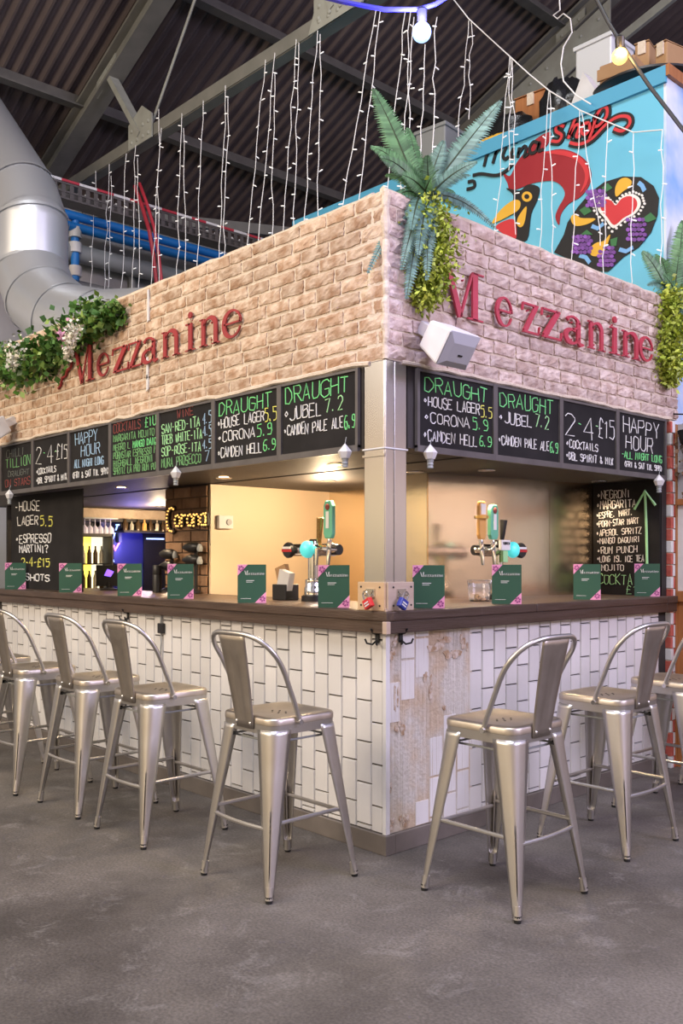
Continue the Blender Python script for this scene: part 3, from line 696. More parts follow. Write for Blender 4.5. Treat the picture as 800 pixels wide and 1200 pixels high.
board('black cocktail list chalkboard with a green arrow, on the right end wall', (-.485,2.488,1.101), 0, .48, .735,
  [('*NEGRONI',.06,.58,.86,.07,'white',.02,.0045),('*MARGARITA',.05,.66,.765,.075,'white',.03,.005),('*ESPRE. MART.',.05,.62,.685,.055,'white',.06,.0045),('*PORN-STAR MART',.05,.70,.605,.055,'white',.06,.0045),('*APEROL SPRITZ',.05,.74,.525,.055,'white',.04,.0045),('*MANGO DAQUIRI',.06,.72,.455,.05,'white',.03,.0045),('*RUM PUNCH',.06,.68,.365,.06,'white',.03,.0045),('*LONG ISL ICE TEA',.06,.78,.29,.055,'white',.01,.0045),('*MOJITO',.07,.48,.215,.055,'white',0,.0045),('COCKTAILS',.08,.88,.09,.09,'lime',0,.004),('£10',.50,.80,-.04+.05,.07,'lime',0,.004)], None, 61, False)
bm = [o for o in bpy.data.objects if o.get('label','').startswith('black cocktail list')][0]
m_ = MB(); 
m_.tube([(.395,-.011,.14),(.390,-.011,.42),(.380,-.011,.66)],.009,6)
m_.tube([(.305,-.011,.555),(.380,-.011,.67),(.452,-.011,.575)],.009,6)
m_.build('chalk_arrow','lime',bm)

# red serif letters
def signletters(side, z0, hM, hx, spans, m_name, words, place):
    nm = ['M','e','z','z','a','n','i','n','e']
    order = ['capital M','letter e just after the M','first letter z','second letter z','letter a','letter n before the i','letter i','letter n after the i','last letter e']
    for i, (ch, (a, b, zz)) in enumerate(zip(nm, spans)):
        h = hM if ch == 'M' else (hx*1.38 if ch == 'i' else hx)
        W = b - a
        loc = (a,-.0165,zz) if side == 'L' else (.030,a,zz)
        mb = letter(MB(), ch, 0, W, 0, h, *((-.004,.004) if side == 'L' else (-.006,.006)))
        for q in (.2,.8): mb.tube([(W*.5,.012,h*q if ch!='e' else h*.52),(W*.5,.030,h*q if ch!='e' else h*.52)],.005,6)
        o = mb.build('sign_letter', m_name, None, loc=loc, rz=0 if side == 'L' else PI/2)
        tag(o, 'red serif %s of the sign on the %s brick face' % (order[i], place), 'sign letter', words)
pxL = [(87,110,452),(112.5,128,0),(130,150,0),(149,166,0),(165,185,0),(188,210,0),(215,229,0),(232.5,256.5,0),(259,283.5,0)]
spL = []
for a, b, _ in pxL: spL.append((ony(a,420,-.022).x, ony(b,420,-.022).x, 2.527))
signletters('L', 2.53, .248, .158, spL, 'signred', 'red sign letters on the left brick face', 'left')
pxR = [(523,566),(580,601),(610.5,632),(633,658),(660,684.5),(688,708.5),(713,726.5),(728,749.5),(748,765.5)]
spR = []
for i, (a, b) in enumerate(pxR):
    y0 = onx(a,400,.030).y; y1 = onx(b,400,.030).y; spR.append((y0, y1, 2.505 + .022*(y0-.44)))
signletters('R', 2.5, .235, .158, spR, 'signpink', 'red sign letters on the right brick face', 'right')
m_ = MB(); pts = [ony(67.5+.0,455.5,-.02)]
st = [(67.5,455.5),(70.5,451),(72,443),(76.5,440.5),(78,434),(82,431),(84,421)]
pw = [ony(x,y,-.02) for x,y in st]
for i in range(len(pw)-1): m_.stroke([(pw[i].x,pw[i].z),(pw[i+1].x,pw[i+1].z)],.014,-.022,-.008)
tag(m_.build('stair_motif','signred'), 'thin red zigzag stair line left of the big red M', 'sign letter')

# steel corner pillar and padlock box
t = thing('corner_pillar','brushed steel clad pillar at the corner between counter and fascia','pillar',(0,0,1.1))
m_ = MB(); m_.box((-.137,-.004,0),(-.008,.13,1.135)); m_.build('steel_cladding','steel',t,bevel=.004)
m_ = MB(); m_.box((-.137,.0,0),(-.002,.052,1.135)); m_.box((-.137,.058,0),(-.002,.137,1.135)); m_.build('steel_facing','steel',t,bevel=.003)
m_ = MB(); z = .735
m_.tube([(-.142,-.008,z),(.002,-.008,z),(.002,.14,z)],.004,6); m_.build('tie_wire','plastic',t)
t = thing('lock_box','small wooden box with two screwed face plates at the pillar foot','box',(0,0,1.1))
MB().box((-.150,-.030,0),(.030,.150,.012)).box((-.148,-.020,0),(.020,.148,.128)).build('casing','ply2',t)
a = MB().box((-.148,-.034,.002),(.022,-.020,.130)).build('face_plate','ply',t,bevel=.002)
b = MB().box((.020,-.020,.002),(.034,.148,.130)).build('face_plate','ply2',t,bevel=.002)
m_ = MB(); m2 = MB()
for x in (-.125,-.005):
    for z in (.025,.108): m_.sphere((x,-.035,z),.005,8,4); 
for y in (.012,.128):
    for z in (.025,.108): m2.sphere((.035,y,z),.005,8,4)
m_.build('screw','rubber',a); m2.build('screw','rubber',b)
MB().box((-.09,-.040,.062),(-.035,-.034,.100)).tube([(-.075,-.04,.07),(-.075,-.058,.07),(-.05,-.058,.07),(-.05,-.04,.07)],.004,6).build('hasp','chrome',t)
MB().box((.034,.035,.062),(.040,.09,.100)).tube([(.04,.05,.07),(.058,.05,.07),(.058,.075,.07),(.04,.075,.07)],.004,6).build('hasp','chrome',t)
def padlock(label, loc, rz, tilt, m):
    t = thing('padlock',label,'padlock',loc,rz)
    t.rotation_euler = Euler((0,tilt,rz))
    MB().box((-.024,-.012,-.052),(.024,.012,-.008)).build('body',m,t,bevel=.004)
    MB().tube([(-.015,0,-.012)]+[(-.015*math.cos(a*PI/8),0,.012+.016*math.sin(a*PI/8)) for a in range(9)]+[(.015,0,-.012)],.0045,8).build('shackle','chrome',t,smooth=True)
    MB().box((-.014,-.0145,-.042),(.014,-.012,-.036)).box((-.014,-.0145,-.030),(.014,-.012,-.024)).build('dial_strip','plastic',t)
padlock('red combination padlock hanging on the left face plate of the pillar box',(-.060,-.066,1.162),0,math.radians(-28),'padred')
padlock('blue combination padlock hanging on the right face plate of the pillar box',(.066,.055,1.160),PI/2,math.radians(32),'padblue')

# speakers
def speaker(label, loc, rz, tilt, roll):
    t = thing('wall_speaker',label,'speaker',loc,rz); t.rotation_euler = Euler((tilt,roll,rz),'XYZ')
    # local -y is the front
    vs = [(-.075,0,-.065),(.075,0,-.065),(.075,0,.065),(-.075,0,.065),(-.105,-.17,-.085),(.105,-.17,-.085),(.105,-.17,.085),(-.105,-.17,.085)]
    m_ = MB().add(vs,[(0,1,2,3),(0,4,5,1),(1,5,6,2),(2,6,7,3),(3,7,4,0),(4,7,6,5)]); m_.f=[f[::-1] for f in m_.f]; m_.build('cabinet','plastic',t,bevel=.012)
    m_ = MB().add([(-.100,-.172,-.080),(.100,-.172,-.080),(.100,-.172,.080),(-.100,-.172,.080),(-.070,-.19,-.05),(.070,-.19,-.05),(.070,-.19,.035),(-.070,-.19,.035)],
        [(0,1,5,4),(1,2,6,5),(2,3,7,6),(3,0,4,7),(4,5,6,7)]); m_.build('grille','grille',t)
    MB().box((-.014,-.193,-.02),(.014,-.189,-.012)).build('badge','black',t)
    MB().box((-.03,.0,-.03),(.03,.09,.03)).build('bracket','plastic',t,bevel=.004)
speaker('white wall speaker tilted down at the left foot of the right brick face',(.085,.235,2.365),PI/2,math.radians(34),0)
speaker('white wall speaker at the far left end of the brick fascia',(-3.98,-.085,2.36),0,math.radians(28),0)

# hanging diamond lamps below the boards
def diamond(label, loc):
    t = thing('diamond_lamp',label,'lamp',loc,0.6,'clear diamond lamps below the menu boards')
    m_ = MB(); 
    m_.lathe([(.002,.068),(.034,.030),(.022,.0)],6); m_.build('faceted_shade','plastic',t)
    MB().lathe([(.016,0),(.016,-.012),(.013,-.014),(.016,-.026),(.013,-.028),(.015,-.042),(.002,-.046)],10).build('cap','greypipe',t)
    MB().tube([(0,0,.066),(.004,.012,.10)],.002,5).build('wire','greypipe',t)
for lb, px, side in (('clear diamond lamp below the menu boards, just left of the steel pillar',(404,537),'L'),('clear diamond lamp below the wine menu board',(206,560),'L'),('clear diamond lamp at the far left end of the boards',(11,584),'L'),
                     ('clear diamond lamp below the boards, just right of the steel pillar',(504,538),'R'),('clear diamond lamp at the right end of the boards',(772,569),'R')):
    p = ony(*px,-.045) if side == 'L' else onx(*px,.045)
    diamond(lb, p)

# downlights
def downlight(label, x, y, z, power, ang=120, drop=.015):
    t = thing('downlight',label,'ceiling light',(x,y,z),0,'round downlights under the bar ceiling')
    MB().lathe([(.030,-.002),(.048,-.004),(.050,.0),(.030,.0)],20).build('ring','steel',t,smooth=True)
    MB().lathe([(.001,.004),(.030,.004)],16).build('lens','lens',t); 
    l = bpy.data.lights.new('downlight_lamp','SPOT' if ang < 170 else 'POINT'); l.energy = power; l.color = (1.0,.74,.46)
    if ang < 170: l.spot_size = math.radians(ang); l.spot_blend = .6
    l.shadow_soft_size = .03
    o = bpy.data.objects.new('lamp',l); COL.objects.link(o); o.parent = t; o.location = (0,0,-drop)
dl = [((393,546),.28,'just left of the corner pillar'),((262,560),.28,'above the cream panel'),((142,572),.28,'above the tall left chalkboard gap'),((60,582),.28,'at the far left end')]
for px, Y, lb in dl:
    p = onz(*px,1.838); downlight('small warm downlight in the soffit, '+lb, p.x, max(p.y,.08), 1.838, 34)
for px, lb in (((570,551),'above the right beer tap'),((486,553),'just right of the corner pillar'),((702,564),'beside the cocktail chalkboard')):
    p = onz(*px,1.838); downlight('small warm downlight in the soffit, '+lb, min(p.x,-.10), p.y, 1.838, 40 if px[0] < 690 else 14)
for (x, y, lb, pw_) in ((-1.5,1.0,'over the cream and steel recess',36),(-4.75,1.75,'deep in the back bar',30),(-3.5,1.3,'inside the back bar behind the brick pier',16)):
    downlight('small warm downlight '+lb, x, y, 1.838, pw_, 175, .13)

# ---- inside the bar
o = MB().box((-2.285,.62,0),(-2.265,1.72,1.84)).build('wall_cream','cream'); struct(o)
o = MB().box((-2.265,1.70,0),(-.66,1.72,1.84)).build('wall_steel_back','steel_panel'); struct(o)
def slab(mb, p, q, z0, z1, th=.02):
    d = (Vector((q[0],q[1],0))-Vector((p[0],p[1],0))).normalized(); n = Vector((-d.y,d.x,0))*th
    P = [(p[0],p[1]),(q[0],q[1]),(q[0]+n.x,q[1]+n.y),(p[0]+n.x,p[1]+n.y)]
    return mb.add([(x,y,z0) for x,y in P]+[(x,y,z1) for x,y in P],[(3,2,1,0),(4,5,6,7),(0,1,5,4),(1,2,6,5),(2,3,7,6),(3,0,4,7)])
sw = lambda y: -.72 + (y-1.09)*.165
m_ = MB(); slab(m_,(sw(1.09),1.09),(sw(2.079),2.079),0,1.84); slab(m_,(sw(2.0815),2.0815),(sw(2.49),2.49),0,1.84); m_.box((-1.2,1.08,0),(-.725,1.09,1.84))
o = m_.build('wall_steel_side','steel_panel'); struct(o)
o = MB().box((-.52,2.495,1.1),(.0,2.555,1.84)).build('wall_right_end','dark'); struct(o)
o = MB().box((-5.62,.62,0),(-5.6,2.62,1.84)).build('wall_backbar','dark'); struct(o)
o = MB().box((-5.6,2.60,0),(-2.28,2.62,1.84)).build('wall_backbar_rear','dark'); struct(o)
o = MB().box((-4.36,.62,0),(-4.33,.72,1.84)).build('trim_3','dark'); struct(o)
t = thing('brick_pier','brown brick pier beside the back bar opening','pier',(-2.80,.60,0))
MB().box((.004,.008,0),(.515,1.1,1.84)).build('core','redmortar',t)
m_ = MB(); rr = random.Random(12)
for r in range(24):
    u = -.11 if r % 2 else 0
    while u < .515:
        a, b = max(u,0), min(u+.21,.515)
        if b-a > .02: m_.box((a,-rr.uniform(0,.005),r*.0765+.004),(b,.02,(r+1)*.0765-.005))
        u += .222
m_.build('brick_facing','redbrick',t,bevel=.003)
# bulb-lit script sign
t = thing('marquee_sign','script sign of small amber bulbs glowing on the brown brick pier','sign',(-2.745,.575,1.545))
strokes = ["","",""]
W, H = .50, .135
curves = [arc(.13,.5,.115,.62,60,300,16), arc(.29,.42,.065,.30,0,360,12), [(.40,.72),(.40,.12)], [(.40,.55),(.46,.72),(.51,.66)],
          arc(.60,.42,.065,.30,0,360,12), [(.70,.12),(.70,.72)], arc(.76,.45,.06,.26,170,0,6)+[(.82,.12)], arc(.92,.42,.065,.30,0,360,12), [(.985,.72),(.99,.12)]]
m_ = MB()
for c in curves: m_.stroke([(x*W,z*H) for x,z in c],.032,.0,.015)
m_.tube([(W*.6,.01,0),(W*1.0,.02,-.02),(W*1.02,.02,-.12)],.003,5)
m_.build('backing','dark',t)
bme = None
for c in curves:
    acc = 0; last = None
    for i in range(len(c)-1):
        a = Vector((c[i][0]*W, c[i][1]*H)); b = Vector((c[i+1][0]*W, c[i+1][1]*H)); L = (b-a).length; s = 0
        while acc <= L - 1e-6:
            p = a + (b-a)*(acc/L)
            if bme is None:
                ob = MB().sphere((0,0,0),.0068,8,5).build('bulb','marquee',t,smooth=True); bme = ob.data
            else:
                ob = bpy.data.objects.new('bulb', bme); COL.objects.link(ob); ob.parent = t
            ob.location = (p.x,-.006,p.y); acc += .026
        acc -= L
# optics on the pier
def optics(label, x, z0, z1, n):
    t = thing('optic_stand',label,'bottle holder',(x,.595,z0))
    MB().tube([(0,-.03,0),(0,-.03,z1-z0)],.012,8).lathe([(.06,0),(.06,.012),(.02,.03)],14,Matrix.Translation((0,-.06,0))).build('stand','black',t)
    for k in range(n):
        z = (z1-z0) - .03 - k*.085
        MB().tube([(-.10,-.06,z),(-.03,-.06,z),(.02,-.06,z),(.05,-.06,z),(.075,-.06,z)],[.016,.036,.036,.034,.012],10).build('bottle_holder','black',t,smooth=True)
        MB().lathe([(.018,0),(.022,.02),(.012,.05)],10,Matrix.Translation((.09,-.06,z-.03))).build('tap','greypipe',t,smooth=True)
optics('black optic stand with two bottles on the brick pier, right one',-2.36,1.105,1.445,2)
optics('black optic stand with two bottles on the brick pier, left one',-2.66,1.105,1.40,2)
MB()
t = thing('thermostat','small white thermostat with round dial on the cream panel','thermostat',onx(262,612,-2.262)); 
MB().box((0,-.06,-.045),(.03,.06,.045)).build('housing','plastic',t,bevel=.004)
MB().lathe([(.022,0),(.020,.012)],14,Matrix.Translation((.03,.02,0)) @ Matrix.Rotation(PI/2,4,'Y')).build('dial','grille',t)

# back bar
def bb(px, py): return onx(px, py, -5.45)
t = thing('bulkhead','rough pale bulkhead beam below the back bar ceiling','beam',(-5.35,1.0,1.735))
MB().box((-.2,-.35,0),(.0,1.58,.10)).build('beam','beamwood',t,bevel=.01)
MB().box((-.2,-.35,-.03),(.02,1.58,.0)).build('rail','dark',t)
t = thing('drinks_fridge','glowing yellow glass-door drinks fridge in the back bar','fridge',(-5.59,1.17,.66))
MB().box((0,0,0),(.05,.34,.92)).box((0,0,0),(.38,.02,.92)).box((0,.32,0),(.38,.34,.92)).box((0,0,.89),(.38,.34,.92)).box((0,0,0),(.38,.34,.03)).build('cabinet','dark',t)
MB().box((.20,.02,.03),(.208,.20,.89)).build('side_panel','fridgeglow',t)
MB().box((.20,.20,.03),(.208,.32,.89)).build('back_panel','fridgewhite',t)
for z in (.38,.62): MB().box((.21,.02,z),(.36,.32,z+.012)).build('shelf','chrome',t)
MB().box((.375,.0,0),(.39,.018,.92)).box((.375,.322,0),(.39,.34,.92)).box((.375,.0,.895),(.39,.34,.92)).build('door_frame','dark',t)
for k in range(8):
    z = .66 + (.632 if k < 4 else .392); y = 1.25 + (k%4)*.065
    m_ = MB().lathe([(.022,0),(.022,.10),(.009,.14),(.009,.17)],10)
    tag(m_.build('beer_bottle','bottle' if k%3 else 'bottle2',loc=(-5.32,y,z),smooth=True), 'bottle standing on the lit fridge shelf', 'bottle', 'bottles in the lit fridge')
t = thing('glass_rack','rail of hanging stemmed glasses above the yellow fridge','rack',(-5.30,1.20,1.735))
MB().box((-.04,0,-.012),(.1,.36,.0)).build('rail','greypipe',t)
for k in range(6):
    m_ = MB().lathe([(.028,0),(.004,-.006),(.004,-.06),(.03,-.09),(.034,-.13),(.028,-.17)],12)
    tag(m_.build('wine_glass','ltblue',loc=(-5.25,1.23+k*.055,1.723),smooth=True), 'stemmed glass hanging upside down over the fridge', 'glass', 'hanging stemmed glasses')
t = thing('bottle_shelf','dark wooden shelf of spirits across the back bar','shelf',(-5.5,1.66,1.60))
MB().box((-.10,0,0),(.24,.86,.022)).build('board','dark',t); MB().box((-.10,.05,-.10),(.05,.08,0)).box((-.10,.78,-.10),(.05,.81,0)).build('bracket','black',t)
rr = random.Random(2)
for k in range(11):
    h = rr.uniform(.09,.118); r = rr.uniform(.02,.03)
    m_ = MB().lathe([(r,0),(r,h*.62),(r*.4,h*.78),(r*.4,h)],10)
    tag(m_.build('spirit_bottle',['bottle','bottle2','bottle','amber'][k%4],loc=(-5.31,1.70+k*.073,1.622),smooth=True), 'spirit bottle standing on the back bar shelf', 'bottle', 'spirit bottles on the back bar shelf')
o = MB().box((-5.6,1.53,.5),(-5.56,2.05,1.60)).build('wall_backbar_panel','bluewall'); struct(o)
t = thing('neon_cocktail_sign','blue neon cocktail glass with a pink scribble, left of the dark doorway','neon sign',(-5.50,1.55,1.38))
R_ = Matrix.Rotation(PI/2,4,'Z')
def nt(mb, pts, r=.007):
    mb.tube([(0,p[0],p[1]) for p in pts], r, 6); return mb
m_ = MB(); nt(m_,[(.0,.20),(.13,.24),(.10,.10),(.0,.20)]); nt(m_,[(.10,.10),(.17,.30)]); nt(m_,[(.15,.30),(.19,.30)]); nt(m_,[(.10,.0),(.02,-.06),(.13,-.07),(.10,.0)]); m_.build('blue_tube','neonblue',t,smooth=True)
m_ = MB(); nt(m_,[(-.01,.0),(.03,.06),(.04,.01),(.08,.08),(.09,.02),(.13,.09),(.14,.04),(.19,.12)],.009); m_.build('pink_tube','neonpink',t,smooth=True)
MB().box((-.012,-.02,-.09),(-.006,.21,.33)).build('backboard','bluewall',t)
l = bpy.data.lights.new('neon_light','POINT'); l.energy = 14; l.color = (.30,.25,1); l.shadow_soft_size = .1
o = bpy.data.objects.new('light',l); COL.objects.link(o); o.parent = t; o.location = (.22,.25,.1)
o = MB().box((-5.585,2.06,.3),(-5.56,2.40,1.59)).build('door_1','black'); struct(o)
MB().box((-5.565,2.09,1.54),(-5.552,2.30,1.555)).build('door_header_light','neonblue',o)
t = thing('till','black till screen with a purple logo on the left bar top','till',(-3.36,.46,1.1))
t.rotation_euler = (0,0,math.radians(42))
MB().lathe([(.07,0),(.07,.01),(.02,.02),(.02,.06)],16).build('stand','black',t)
MB().box((-.10,-.012,.03),(.10,.012,.19)).build('monitor','black',t,bevel=.004)
MB().prism([(-.035,.11),(.015,.10),(.04,.14),(-.01,.16)],-.016,-.012).build('logo','screen',t)
t = thing('pepper_mill','tall black cylinder standing on the bar top before the brick pier','mill',(-2.70,.47,1.1))
MB().lathe([(.032,0),(.032,.12),(.030,.125),(.032,.13),(.032,.185),(.028,.19)],16).build('body','black',t,smooth=True)
t = thing('copper_urn','rounded glowing copper urn in the back bar','urn',(-5.42,2.48,1.18))
MB().lathe([(.07,0),(.08,.05),(.085,.16),(.07,.27),(.02,.31)],18).build('body','copper',t,smooth=True)
MB().box((-.1,-.12,-.7),(.12,.11,0)).build('stand','dark',t)

# beer taps
def towers(label, loc, rz, kind):
    t = thing('beer_tap',label,'beer tap',loc,rz)
    MB().lathe([(.062,0),(.062,.03),(.050,.035),(.050,.075),(.046,.08),(.046,.12),(.030,.125),(.030,.26)],24).build('column','chrome',t,smooth=True)
    MB().lathe([(.066,-.001),(.066,.028),(.055,.034)],24).build('base_ring','black',t,smooth=True)
    s = 1 if kind == 'A' else -1
    MB().tube([(-.17*s,0,.285),(.17*s,0,.285)],.036,18).build('crossbar','chrome',t,smooth=True)
    MB().tube([(.17*s,0,.285),(.215*s,0,.285)],.030,14).build('end_collar','black',t,smooth=True)
    MB().lathe([(.024,0),(.027,.02),(.018,.03)],12,Matrix.Translation((0,0,.315))).build('finial','chrome',t,smooth=True)
    # badge lens on the far end
    mt = Matrix.Translation((-.16*s,-.035,.285)) @ Matrix.Rotation(PI/2,4,'X')
    MB().lathe([(.044,0),(.046,.015),(.040,.025)],20,mt).build('round_badge','black',t,smooth=True)
    MB().box((-.16*s-.040,-.064,.275),(-.16*s+.040,-.059,.290)).build('badge_band','padred',t); MB().box((-.16*s-.034,-.0645,.292),(-.16*s+.034,-.059,.305)).build('badge_band','white',t)
    bx = 0.0 if kind == 'A' else .085
    MB().sphere((bx,-.045,.288),.048,18,10,(1,.75,1)).build('lit_badge','tealglow',t,smooth=True)
    def handle(x, h, name, m, cap=None, wd=.036):
        MB().tube([(x,-.02,.285),(x,-.06,.285),(x,-.06,.30),(x,-.055,.34)],[.018,.016,.014,.012],10).build('spout','chrome',t,smooth=True)
        MB().tube([(x,-.06,.28),(x,-.065,.25),(x,-.068,.20)],[.014,.012,.009],10).build('nozzle','chrome',t,smooth=True)
        o = MB().prism([(x-wd*.7,.345),(x+wd*.7,.345),(x+wd,.37),(x+wd,.345+h-.03),(x+wd*.6,.345+h),(x-wd*.6,.345+h),(x-wd,.345+h-.03),(x-wd,.37)],-.072,-.045).build(name,m,t,bevel=.006)
        return o
    if kind == 'A':
        h = handle(.20,.205,'mint_handle','mint'); MB().sphere((.20,-.074,.515),.018,10,6,(1,.3,1)).build('hop_badge','redpen',h); MB().box((.188,-.075,.40),(.212,-.071,.49)).build('name_strip','white',h)
        MB().tube([(.09,-.03,.31),(.10,-.045,.34),(.115,-.05,.46)],[.010,.014,.020],10).build('gold_lever','gold',t,smooth=True)
        MB().tube([(.10,-.02,.285),(.10,-.06,.285),(.10,-.066,.20)],[.018,.015,.009],10).build('nozzle','chrome',t,smooth=True)
    else:
        h = handle(-.12,.20,'mint_handle','mint'); MB().sphere((-.12,-.074,.51),.018,10,6,(1,.3,1)).build('hop_badge','redpen',h); MB().box((-.132,-.075,.40),(-.108,-.071,.49)).build('name_strip','white',h)
        h = handle(-.225,.215,'amber_handle','amber',wd=.030); MB().lathe([(.042,-.008),(.042,.008)],14,Matrix.Translation((-.225,-.058,.47))).build('gold_band','gold',h)
        MB().box((-.245,-.0745,.485),(-.205,-.071,.545)).build('name_strip','white',h)
        MB().tube([(-.03,-.03,.31),(-.02,-.045,.34),(-.01,-.05,.46)],[.010,.012,.022],10).build('black_lever','black',t,smooth=True)
        MB().box((-.045,-.062,.285),(.04,-.040,.345)).build('name_plaque','white',t,bevel=.004); m_ = chalk(MB(),'UBREW',-.03,.03,.318,.014,.0018,-.064); m_.build('plaque_lettering','black',t)
        MB().box((-.025,-.060,.215),(.02,-.038,.283)).build('lime_plaque','lime',t,bevel=.004)
towers('chrome beer tap with one mint handle on the left bar top by the pillar',(-.98,.42,1.1),0,'A')
towers('chrome beer tap with mint and amber handles on the right bar top',(-.42,1.36,1.1),PI/2,'B')
t = thing('plastic_tub','clear plastic tub beside the right beer tap','tub',(-.34,1.09,1.1))
MB().lathe([(.052,0),(.058,.005),(.068,.115),(.071,.118),(.066,.116),(.055,.010),(.001,.008)],20).build('tub','clear',t,smooth=True)
for k in range(5):
    MB().lathe([(.014,0),(.014,.03)],8,Matrix.Translation((-.02+.012*k,.01*(k%2),.012)) @ Matrix.Rotation(.9*k,4,'X')).build('cork','cardboard',t)
t = thing('napkin_caddy','small black caddy holding napkins and straws before the cream panel','caddy',(-1.20,.40,1.1))
MB().box((-.06,-.05,0),(.06,.05,.09)).build('holder','black',t,bevel=.004)
MB().box((-.05,-.04,.06),(.045,.0,.17),Matrix.Rotation(.25,4,'Y')).build('napkin','plastic',t)
MB().box((-.04,.0,.08),(.05,.03,.20),Matrix.Rotation(-.3,4,'Y')).build('napkin','cardboard',t)

# menu cards on the bar top
CW, CH = .152, .205
def make_card():
    t = bpy.data.objects.new('menu_card', None); COL.objects.link(t); t.empty_display_size = .05
    MB().box((-CW/2,0,0),(CW/2,.004,CH)).build('card','card',t)
    MB().box((-CW/2,.004,0),(CW/2,.05,.004)).box((-CW/2,.0045,0),(CW/2,.0065,CH*.9)).build('stand','clear',t)
    a, b, c = -CW/2, CW/2, .052
    for tri, (fx, fz) in (([(a,CH),(a+c*1.05,CH),(a,CH-c*1.15)],(a+.019,CH-.021)),([(b,0),(b-c*1.15,0),(b,c*1.15)],(b-.019,.021))):
        o = MB().prism(tri,-.002,.0).build('pink_corner','cardpink',t)
        m_ = MB()
        for k in range(6):
            q = k*PI/3+.3
            m_.prism([(fx+.004*math.cos(q),fz+.004*math.sin(q)),(fx+.013*math.cos(q-.45),fz+.013*math.sin(q-.45)),(fx+.017*math.cos(q),fz+.017*math.sin(q)),(fx+.013*math.cos(q+.45),fz+.013*math.sin(q+.45))],-.0032,-.0015)
        m_.build('flower_print','cardplum',o)
    m_ = MB(); x = -.038; 
    for ch, wd in zip('Mezzanine',(.019,.010,.009,.009,.010,.011,.006,.011,.010)):
        letter(m_, ch, x, x+wd, CH-.055, .022 if ch == 'M' else (.0125 if ch == 'i' else .010), -.0025, .0); x += wd + .0015
    m_.box((-.03,-.0015,.118),(.012,0,.1205)).box((-.03,-.0015,.110),(.004,0,.112)).box((-.06,-.0015,.022),(-.005,0,.0235))
    m_.build('title','white',t)
    return t
proto = make_card()
cl = [(18,690),(82.5,692),(152,698),(211.5,700),(295,706.5),(391,712.5)]
cr = [(502,714.5),(593.5,710),(687.5,704),(758,698.5)]
k = 0
def place_card(c, p, lb):
    c.location = (p.x, p.y, 1.1)
    d = CAM - p; c.rotation_euler = (0,0,math.atan2(d.x,-d.y))
    tag(c, lb, 'menu card', 'green menu cards on the bar top')
for i, q in enumerate(cl):
    c = proto if k == 0 else copy_tree(proto); k += 1
    p = onz(q[0],q[1],1.1); p = ony(q[0],q[1],.035)
    place_card(c, p, 'green menu card with pink corners on the left bar top, %s from the left end' % ORD[i])
for i, q in enumerate(cr):
    c = copy_tree(proto); p = onx(q[0],q[1],-.035)
    place_card(c, p, 'green menu card with pink corners on the right bar top, %s from the pillar' % ORD[i])

